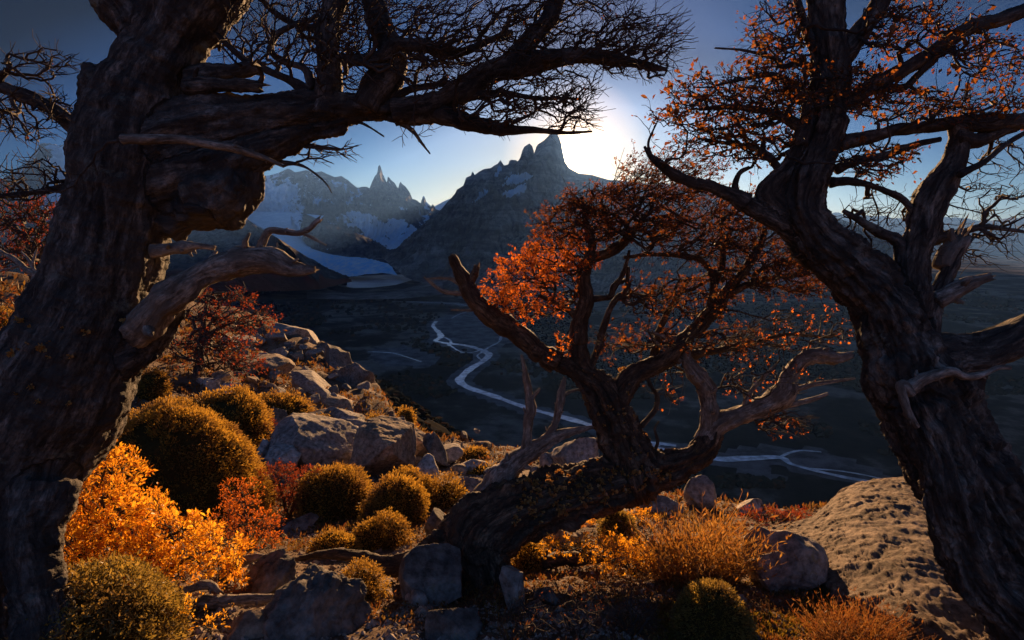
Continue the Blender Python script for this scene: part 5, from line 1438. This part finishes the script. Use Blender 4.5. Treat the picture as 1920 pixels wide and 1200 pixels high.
# ------------------------------------------------------------------ loose stones and gravel on the ledge
rgs = np.random.default_rng(77)
stone_me = []
for k in range(8):
    v, f = rock_shape(300 + k, 2, 7, 0.08)
    me = mesh_data('stone', v * np.array([0.5, 0.42, 0.28]), tris=f, smooth=False); me.materials.append(M['stone']); stone_me.append(me)
zones = [((980, 1085), (1260, 1180), 90), ((690, 1130), (960, 1190), 40), ((1050, 960), (1260, 1030), 40), ((560, 1000), (820, 1080), 24), ((860, 880), (1000, 930), 20), ((600, 740), (740, 830), 30), ((420, 640), (640, 780), 40), ((1260, 1100), (1500, 1190), 16)]
for (a, b_, n) in zones:
    for _ in range(n):
        px_, py_ = rgs.uniform(a[0], b_[0]), rgs.uniform(a[1], b_[1])
        p, d = on_ground(px_, py_)
        if d > 32: continue
        o = bpy.data.objects.new('stone', stone_me[int(rgs.integers(8))]); COL.objects.link(o); o.parent = GROUND
        s_ = min(rgs.lognormal(math.log(11), 0.45), 30) * d / F
        o.location = p + np.array([0, 0, s_ * 0.06]); o.scale = (s_, s_ * rgs.uniform(0.7, 1.1), s_ * rgs.uniform(0.6, 1.1))
        o.rotation_euler = (rgs.normal(0, 0.25), rgs.normal(0, 0.25), rgs.uniform(0, 6.28))
big_me = []
for k in range(10):
    v, f = rock_shape(420 + k, 3, 12, 0.05)
    me = mesh_data('boulder', v * np.array([0.5, 0.45, 0.36]), tris=f); me.materials.append(M[['rock', 'rock_brown', 'rock_dark', 'rock'][k % 4]]); big_me.append(me)
for (a, b_, n, lb, gp, s0) in [((400, 630), (690, 800), 120, 'small angular grey rock strewn over the slope below the red beech', 'rocks strewn over the slope below the red beech', 22),
                               ((560, 790), (900, 890), 60, 'small angular rock among the big boulders at the lip', 'rocks among the big boulders', 20)]:
    for q in range(n):
        px_, py_ = rgs.uniform(a[0], b_[0]), rgs.uniform(a[1], b_[1])
        if px_ > 560 + (py_ - 630) * 1.1 + 40 and py_ < 790: continue
        p, d = on_ground(px_, py_)
        if d > 32: continue
        o = bpy.data.objects.new('boulder', big_me[int(rgs.integers(10))]); COL.objects.link(o)
        tag(o, lb, 'rock', gp)
        s_ = min(rgs.lognormal(math.log(s0), 0.4), 44) * d / F
        o.location = p + np.array([0, 0, s_ * 0.04]); o.scale = (s_ * 1.2, s_ * rgs.uniform(0.7, 1.1), s_ * rgs.uniform(0.6, 1.1))
        o.rotation_euler = (rgs.normal(0, 0.35), rgs.normal(0, 0.35), rgs.uniform(0, 6.28))
# dry ground cover between the stones
nc = 9000
gr_r = 2.4 * (30 / 2.4) ** rgs.random(nc); gr_a = rgs.uniform(-0.8, 0.55, nc)
x_, y_ = np.sin(gr_a) * gr_r, np.cos(gr_a) * gr_r
den = fbm(np.stack([x_ * 0.55, y_ * 0.55, x_ * 0], -1), 4, 155)
kp = den > 0.02
x_, y_, gr_r = x_[kp], y_[kp], gr_r[kp]; z_ = near_z(x_, y_)
ok_ = z_ > -7; x_, y_, z_, gr_r = x_[ok_], y_[ok_], z_[ok_], gr_r[ok_]
per = 8; n = len(x_)
pos = np.repeat(np.stack([x_, y_, z_], -1), per, 0); rr2 = np.repeat(gr_r, per)
pos[:, :2] += rgs.normal(0, 0.014, (n * per, 2)) * rr2[:, None]; pos[:, 2] = near_z(pos[:, 0], pos[:, 1]) + rgs.random(n * per) * 0.006 * rr2
V, T = leaves(pos, nrm(rgs.normal(0, 0.7, (n * per, 3)) + np.array([0, 0, 0.8])), rgs.normal(0, 1, (n * per, 3)), 0.0085 * rr2 * rgs.uniform(0.5, 1.4, n * per), 0.4, 0.1)
link('ground_cover', mesh_data('ground_cover', V, tris=T, smooth=False), M['ground_cover'], kind='stuff', label='dry rusty ground cover between the rocks of the ledge', cat='ground cover')
# gravel
n_g = 16000
gr_r = 2.3 * (13 / 2.3) ** rgs.random(n_g); gr_a = rgs.uniform(-0.75, 0.75, n_g)
x_, y_ = np.sin(gr_a) * gr_r, np.cos(gr_a) * gr_r
den = fbm(np.stack([x_ * 0.9, y_ * 0.9, x_ * 0], -1), 3, 55)
kp = den > -0.12
x_, y_, gr_r = x_[kp], y_[kp], gr_r[kp]
z_ = near_z(x_, y_)
n = len(x_)
sz_ = rgs.lognormal(math.log(0.011), 0.5, n) * (0.7 + gr_r * 0.09)
okf = z_ > -4.5
v6 = np.array([(1, 0, 0), (-1, 0, 0), (0, 1, 0), (0, -1, 0), (0, 0, 0.8), (0, 0, -0.5), (0.6, 0.6, 0.45), (-0.6, -0.6, 0.4)], float)[:6]
f6 = np.array([(0, 2, 4), (2, 1, 4), (1, 3, 4), (3, 0, 4), (2, 0, 5), (1, 2, 5), (3, 1, 5), (0, 3, 5)])
V = v6[None] * (0.6 + 0.8 * rgs.random((n, 6, 1))) * sz_[:, None, None]
th_ = rgs.uniform(0, 6.28, n); ct, st_ = np.cos(th_), np.sin(th_)
V = np.stack([V[..., 0] * ct[:, None] - V[..., 1] * st_[:, None], V[..., 0] * st_[:, None] + V[..., 1] * ct[:, None], V[..., 2]], -1)
V = V + np.stack([x_, y_, z_ + sz_ * 0.15], -1)[:, None]
V = V[okf]; n = len(V)
T = (f6[None] + (np.arange(n) * 6)[:, None, None]).reshape(-1, 3)
link('gravel', mesh_data('gravel', V.reshape(-1, 3), tris=T, smooth=False), M['stone'], GROUND, kind='stuff')

# ------------------------------------------------------------------ cushion shrubs
def fib(n, zmin=-0.6):
    i = np.arange(n) + 0.5
    z = 1 - (1 - zmin) * i / n
    a = i * math.pi * (3 - 5 ** 0.5)
    r = np.sqrt(1 - z * z)
    return np.stack([np.cos(a) * r, np.sin(a) * r, z], -1)
def cushion(label, cx, base_y, w, h, seed, m='cushion', lump=0.17, lump_f=1.7, leaf_px=5.2, dens=0.34, name='cushion_shrub', spiky=0.34, d=None, lean=0.0, aspect=1.0, shag=0.0):
    rg = np.random.default_rng(seed)
    p0, dd = on_ground(cx, base_y)
    d = d or dd
    rx = w * 0.5 * d / F; d2 = d + rx * 0.55
    rx = w * 0.5 * d2 / F; hz_ = h * d2 / F
    v = P(cx, base_y, d2)
    zc = near_z(v[0:1], v[1:2])[0]
    base = np.array([v[0], v[1], min(v[2], zc)])
    top_z = P(cx, base_y - h, d2)[2]
    hh = max(top_z - base[2], hz_ * 0.8)
    # ellipsoid: centre a little above the base
    rz = hh * 0.74; cz = base[2] + hh - rz
    c = np.array([base[0], base[1], cz])
    root = thing(name, (base[0], base[1], base[2]), label, 'shrub')
    lob = nrm(rg.normal(0, 1, (4, 3)) * np.array([1, 1, 0.5])); lob_a = rg.uniform(-0.16, 0.24, 4)
    lean = lean or rg.uniform(-0.22, 0.22)
    def surf(u):
        r = 1 + lump * 1.3 * fbm(u * lump_f + seed * 2.3, 3, seed) + lump * 0.55 * ridged(u * lump_f * 2.6 + seed, 3, seed + 3) - lump * 0.3
        r = r * (1 + (np.maximum(u @ lob.T, 0) ** 3 * lob_a).sum(1) - 0.04)
        q = u * r[:, None] * np.array([rx, rx * 0.95 * aspect, rz])
        q[:, 0] += lean * q[:, 2]
        return c + q
    vs, fs = sphere(3)
    link('filler_core', mesh_data('filler_core', c + (surf(vs) - c) * (0.94 - shag * 0.3), tris=fs), M['core'], root)  # added dark filler body that closes the foliage, no branches modelled
    n = int(w * h * dens)
    u = fib(n) ; u = nrm(u + rg.normal(0, 0.012, u.shape))
    no = nrm(u / np.array([rx, rx, rz]))
    gap = fbm(u * 5.0 + seed * 1.1, 4, seed + 17)
    keep = gap > -0.24
    u, no = u[keep], no[keep]
    pos = surf(u) + no * (rg.random(len(u)) ** 3 * 0.06 * rx)[:, None]
    per = 3
    lsz = leaf_px * d2 / F
    pos = np.repeat(pos, per, 0); no = np.repeat(no, per, 0)
    pos = pos + rg.normal(0, lsz * 0.4, pos.shape) + no * (rg.uniform(-0.8, 0.5, len(pos)) * lsz + shag * rx * rg.random(len(pos)) * 0.35)[:, None]
    dr = nrm(no + rg.normal(0, spiky, no.shape))
    V, T = leaves(pos, dr, nrm(rg.normal(0, 1, no.shape)), lsz * rg.uniform(0.6, 1.3, len(pos)), 0.42, 0.1)
    link('foliage', mesh_data('foliage', V, tris=T, smooth=False), M[m], root, kind='stuff')
    return root
cushion('huge round golden green cushion shrub beside the leaning trunk', 352, 985, 276, 236, 1, lump=0.13, dens=0.32)
cushion('long lumpy cushion shrub uphill of the huge round one', 418, 838, 176, 108, 2, lump=0.16, lump_f=3.0)
cushion('knobbly dark cushion shrub by the dark leaning boulder', 522, 792, 108, 54, 3, lump=0.24, lump_f=4.0)
cushion('pointed ochre bush beside the trunk of the leaning tree', 285, 752, 56, 62, 4)
cushion('round olive cushion shrub touching the red shrub', 630, 975, 132, 102, 5)
cushion('wide double domed cushion shrub in front of the pale triangular rock', 740, 986, 122, 88, 6, lump=0.16, lump_f=2.6)
cushion('small neat domed cushion near the spreading root', 690, 1030, 72, 54, 7)
cushion('low flat cushion beside the spreading root', 626, 1044, 88, 40, 8)
cushion('loose upright little bush behind the small domed cushion', 730, 1028, 62, 68, 9, lump=0.2, lump_f=3, shag=0.6, spiky=0.7)
cushion('small fuzzy cushion behind the double domed one', 760, 915, 62, 34, 10, shag=0.3)
cushion('round tufted cushion touching the double domed one', 800, 952, 52, 58, 11, shag=0.2)
cushion('feathery ochre bush by the dark mossy block', 840, 958, 66, 66, 12, lump=0.2, shag=0.7, spiky=0.8)
cushion('feathery yellow bush beside the huge dark boulder', 680, 1122, 72, 70, 13, lump=0.2, shag=0.6, spiky=0.8)
cushion('dark olive dome shrub at the edge of the moss mat', 1338, 1206, 136, 116, 14, 'cushion_green', lump=0.1)
cushion('little dark dome shrub under the lying trunk', 1160, 1016, 66, 60, 15, 'cushion_green')
cushion('ochre bush at the end of the dark fallen log', 992, 1068, 66, 54, 16, shag=0.4, spiky=0.7)
cushion('mossy hump on the cliff edge', 702, 806, 42, 28, 17, lump=0.1)
cushion('flat moss cushion between the slabs', 602, 802, 42, 18, 18)
cushion('brown moss pad among the rocks near the cliff', 762, 800, 28, 36, 19)
cushion('yellow moss pad behind the forked dead limb', 905, 890, 52, 16, 20)
cushion('dark moss pad on the lip near the flat pale rock', 890, 858, 46, 16, 21)
cushion('small ochre pad beside the leaning slab boulder', 672, 800, 30, 14, 22)
cushion('orange bush at the foot of the small orange beech', 6, 660, 60, 80, 23, 'cushion', lump=0.2)
cushion('bushy grey green shrub with fine pointed leaves in front of the golden shrub', 205, 1260, 262, 200, 24, 'cushion_green', lump=0.10, leaf_px=9, dens=0.16, spiky=0.8, shag=0.4)

# ------------------------------------------------------------------ leafy shrubs
def leafy(name, label, base_px, stems, clusters, m, seed, leaf_size, per=4, d=None, twig='twig', n_parts=0, leaf=1.0, width=0.62, ds=0.2, cat='shrub', tw=1.6, up=0.3):
    p0, dd = on_ground(*base_px); d = d or dd
    t = Tree(name, label, p0 - np.array([0, 0, 0.02]), dict(trunk=M[twig], limb=M[twig], twig=M[twig], leaf=M[m]), seed, cat=cat)
    t.leaf_width = 0.42; t.leaf_spread = 0.5
    for st in stems:
        t.limb(st, d, name='stem', sides=7)
    t.canopy([(*c[:5], dict(ds=ds, dd=(c[5] if len(c) > 5 else 0), flow=(0.25, -0.1, 0.8))) for c in clusters], d, np.array([0.15, -0.1, 0.5]), seg=0.045, tip=0.0017, jit=0.22, twigs=tw, twig_len=0.075, leaf=leaf, leaf_cl=per, leaf_size=leaf_size,
             n_leaf_parts=n_parts, kflow=0.5, max_r=0.008, part_r=0.007, up=up)
    return t
leafy('golden_shrub', 'blazing golden orange leafy shrub at the foot of the leaning tree', (230, 1090),
      [[(240, 1110, 12), (220, 1030, 9), (190, 930, 6), (200, 870, 4)], [(240, 1110, 12), (160, 1050, 8), (110, 1000, 5)], [(250, 1110, 10), (300, 1020, 8), (360, 985, 5)], [(260, 1110, 10), (330, 1060, 7), (400, 1030, 5)]],
      [(205, 885, 60, 45, 120), (160, 960, 80, 60, 230), (250, 985, 90, 60, 230), (130, 1040, 70, 55, 190), (230, 1060, 90, 55, 220), (340, 1015, 80, 40, 180), (400, 1040, 70, 35, 90), (300, 1075, 50, 45, 110), (420, 1080, 40, 30, 40)],
      'leaf_gold', 71, 0.029, per=5, d=3.55, n_parts=290, ds=0.22, leaf=0.62)
leafy('orange_shrub', 'deep orange leafy shrub between the huge cushion and the shade', (470, 1030), [[(470, 1040, 8), (462, 990, 6), (455, 930, 4)], [(470, 1040, 8), (485, 1000, 5)]],
      [(455, 940, 36, 40, 90), (475, 1000, 45, 40, 130), (430, 985, 30, 30, 60)], 'leaf_orange', 72, 0.022, per=3, ds=0.15)
leafy('red_shrub', 'twiggy dark red shrub against the long wedge boulder', (540, 970), [[(540, 975, 8), (530, 930, 6), (520, 900, 4)], [(540, 975, 8), (560, 930, 5), (580, 905, 3)]],
      [(520, 905, 50, 36, 130), (560, 915, 50, 40, 130), (530, 945, 50, 26, 80)], 'leaf_red', 73, 0.030, per=3, leaf=0.8, ds=0.25)
leafy('red_shrub', 'rust brown shrub spilling down beside the white stone', (505, 850), [[(505, 855, 6), (508, 825, 4), (500, 800, 3)]],
      [(508, 815, 24, 26, 60), (518, 845, 14, 24, 40)], 'leaf_red', 74, 0.030, per=3, ds=0.25)
leafy('red_shrub', 'low red plant on the lip beyond the big grey boulder', (1450, 980), [[(1450, 985, 5), (1445, 972, 3)]],
      [(1430, 970, 45, 12, 60), (1490, 968, 36, 9, 36)], 'leaf_red', 75, 0.028, per=3, ds=0.2)
leafy('creeping_shrub', 'bright yellow creeping shrub on the dark fallen log', (1180, 1085), [[(1190, 1075, 7), (1150, 1050, 5), (1090, 1035, 4)], [(1190, 1075, 7), (1210, 1050, 4)]],
      [(1060, 1028, 45, 9, 60), (1130, 1028, 45, 16, 90), (1180, 1045, 40, 26, 130), (1205, 1065, 26, 16, 50)], 'leaf_yellow', 76, 0.022, per=3, ds=0.12)
leafy('creeping_shrub', 'orange creeping sprigs on the gravel behind the little dark dome shrub', (1200, 985), [[(1200, 988, 5), (1195, 975, 3)]],
      [(1200, 975, 26, 12, 50), (1100, 985, 22, 9, 26)], 'leaf_gold', 77, 0.026, per=3, ds=0.12)
leafy('seedling', 'sprig of yellow leaves beside the grey green shrub', (395, 1195), [[(395, 1200, 4), (392, 1180, 3), (398, 1165, 2)]], [(392, 1172, 30, 16, 26), (360, 1150, 16, 12, 10)], 'leaf_yellow', 78, 0.020, per=2, ds=0.08, tw=1.2, cat='plant')
for i, (bx, by, lb) in enumerate([(990, 1200, 'thin twiggy plant with few ochre leaves near the splintered rock'), (1090, 1205, 'wiry dark plant with small leaves growing from the gravel'), (1190, 1200, 'wiry brown plant between the gravel and the moss')]):
    leafy('twiggy_plant', lb, (bx, by - 8), [[(bx, by, 4), (bx - 6, by - 40, 3), (bx - 10, by - 80, 2)], [(bx, by, 4), (bx + 22, by - 36, 3), (bx + 40, by - 62, 2)]],
          [(bx, by - 40, 48, 34, 60), (bx + 10, by - 70, 40, 30, 20)], 'leaf_rust', 80 + i, 0.011, per=1, leaf=0.5, ds=0.12, tw=1.8, up=0.6, cat='plant')

# ------------------------------------------------------------------ grasses
def grass(name, label, base_px, w, h, n, m, seed, blade=0.0035, lean=0.25, fork=0.6):
    rg = np.random.default_rng(seed)
    p0, d = on_ground(*base_px)
    root = thing(name, p0, label, 'grass')
    acc_v, acc_q, off = [], [], 0
    rx = w * 0.5 * d / F; L0 = h * d / F
    k = 7
    a = rg.uniform(0, 6.28, n); rr = np.sqrt(rg.random(n)) * rx * 0.8
    bx, by = p0[0] + np.cos(a) * rr, p0[1] + np.sin(a) * rr * 0.8
    bz = near_z(bx, by) - 0.02
    out = np.stack([np.cos(a), np.sin(a) * 0.7, a * 0], -1) * (rr / rx)[:, None]
    L = L0 * rg.uniform(0.45, 1.08, n) * (1.05 - 0.35 * rr / rx)
    t = np.linspace(0, 1, k)
    dirv = nrm(np.array([0, 0, 1.0]) + out * 0.42 + rg.normal(0, 0.20, (n, 3)))
    bend = (out * 0.9 + rg.normal(0, 0.32, (n, 3)) + np.array([lean * 0.3, -0.1, -0.25])) * 0.45
    pts = np.stack([bx, by, bz], -1)[:, None] + L[:, None, None] * (dirv[:, None] * t[None, :, None] + bend[:, None] * (t ** 2.2)[None, :, None])
    pts += np.cumsum(rg.normal(0, 0.03, (n, k, 3)), 1) * L[:, None, None] * (t > 0)[None, :, None]
    side = nrm(np.cross(dirv, rg.normal(0, 1, (n, 3))))
    wd = blade * (1 - t * 0.8)[None, :, None] * d / 4
    V = np.stack([pts - side[:, None] * wd, pts + side[:, None] * wd], 2).reshape(-1, 3)
    base = (np.arange(n) * k * 2)[:, None, None]; i = np.arange(k - 1)[None, :, None] * 2
    Q = (base + i + np.array([0, 1, 3, 2])[None, None]).reshape(-1, 4)
    link('blades', mesh_data('blades', V, Q, smooth=False), M[m], root, kind='stuff')
    # side sprigs along the upper half
    ns_ = int(n * fork * 8)
    ib = rg.integers(0, n, ns_); it = rg.integers(2, k, ns_)
    pos = pts[ib, it]
    V, T = leaves(pos, nrm(dirv[ib] + rg.normal(0, 0.6, (ns_, 3))), rg.normal(0, 1, (ns_, 3)), 0.06 * L0 / 0.6 * rg.uniform(0.4, 1.2, ns_), 0.22, 0.05)
    link('sprigs', mesh_data('sprigs', V, tris=T, smooth=False), M[m], root, kind='stuff')
grass('grass_tuft', 'tall wispy orange grass tuft in front of the big grey boulder', (1305, 1088), 185, 150, 900, 'grass_orange', 91)
grass('grass_tuft', 'red orange bristly tuft at the foot of the sunlit slab', (1610, 1208), 180, 95, 700, 'grass_red', 92, fork=0.9)
grass('grass_tuft', 'thin red grass stems beside the twiggy plants', (965, 1200), 60, 70, 26, 'grass_red', 93)
grass('grass_tuft', 'sparse orange grass beside the thin yellow lit slab', (690, 1150), 40, 26, 40, 'grass_orange', 94)
# moss mat on the front ledge
rg = np.random.default_rng(5)
n = 15000
px_ = rg.uniform(1230, 1640, n); py_ = rg.uniform(1085, 1215, n)
dg_ = np.interp(py_, [1085, 1130, 1215], [3.95, 3.4, 2.65])
pp = P(px_, py_, dg_); pp[:, 2] = near_z(pp[:, 0], pp[:, 1])
den = fbm(np.stack([pp[:, 0] * 2.2, pp[:, 1] * 2.2, pp[:, 0] * 0], -1), 3, 66)
pp = pp[den > -0.1]
V, T = leaves(pp, nrm(rg.normal(0, 0.6, pp.shape) + np.array([0, 0, 1.0])), rg.normal(0, 1, pp.shape), 0.026 * rg.uniform(0.5, 1.2, len(pp)), 0.35, 0.1)
link('moss', mesh_data('moss', V, tris=T, smooth=False), M['moss'], kind='stuff', label='olive moss mat between the dome shrub and the bristly tuft', cat='moss')

# ------------------------------------------------------------------ fallen wood
def fallen(name, label, pieces, base_px, m='dead_wood', seed=1, dd=-0.02):
    p0, d = on_ground(*base_px)
    t = Tree(name, label, p0, dict(trunk=M[m], limb=M[m], twig=M[m], leaf=M['leaf_rust']), seed, cat='branch')
    for i, pc in enumerate(pieces):
        t.limb(pc, d + dd, name='bough' if i == 0 else 'side_branch', ridge=0.16, bark=0.2, broken=True, sides=14)
fallen('fallen_branch', 'weathered fallen branch lying in front of the huge dark boulder', [[(330, 1140, 20), (385, 1132, 24), (430, 1128, 20), (480, 1122, 17), (540, 1118, 7)], [(330, 1118, 14), (360, 1104, 15), (392, 1100, 14), (412, 1112, 8)]], (430, 1140), seed=101)
fallen('dead_stump', 'jagged bleached stump in the orange shrubs', [[(420, 1088, 26), (440, 1065, 22), (470, 1050, 16), (498, 1044, 8)], [(470, 1060, 14), (490, 1072, 12), (478, 1085, 8)]], (450, 1092), seed=102)
fallen('fallen_log', 'dark fallen log under the yellow creeping shrub', [[(1020, 1056, 24), (1060, 1050, 26), (1110, 1048, 24), (1150, 1040, 16), (1170, 1034, 6)], [(1200, 1042, 14), (1215, 1060, 11), (1222, 1072, 6)]], (1090, 1066), 'bark_log', 103)
# ------------------------------------------------------------------ haze between the ledge and the far mountains
hb = NB('haze_air')
pv = hb.n('ShaderNodeVolumePrincipled')
pv.inputs['Color'].default_value = (0.15, 0.36, 1.0, 1)
pv.inputs['Density'].default_value = 1.7e-5
pv.inputs['Anisotropy'].default_value = 0.5
hb.l(pv.outputs[0], hb.out.inputs['Volume'])
hx, hy0, hy1, hz0, hz1 = 27000, -26000, 28000, -470, 1560
hv = [(x, y, z) for z in (hz0, hz1) for y in (hy0, hy1) for x in (-hx, hx)]
link('haze', mesh_data('haze', hv, [(0, 2, 3, 1), (4, 5, 7, 6), (0, 1, 5, 4), (2, 6, 7, 3), (0, 4, 6, 2), (1, 3, 7, 5)], smooth=False), hb.m, kind='stuff', label='thin blue air in front of the far mountains')
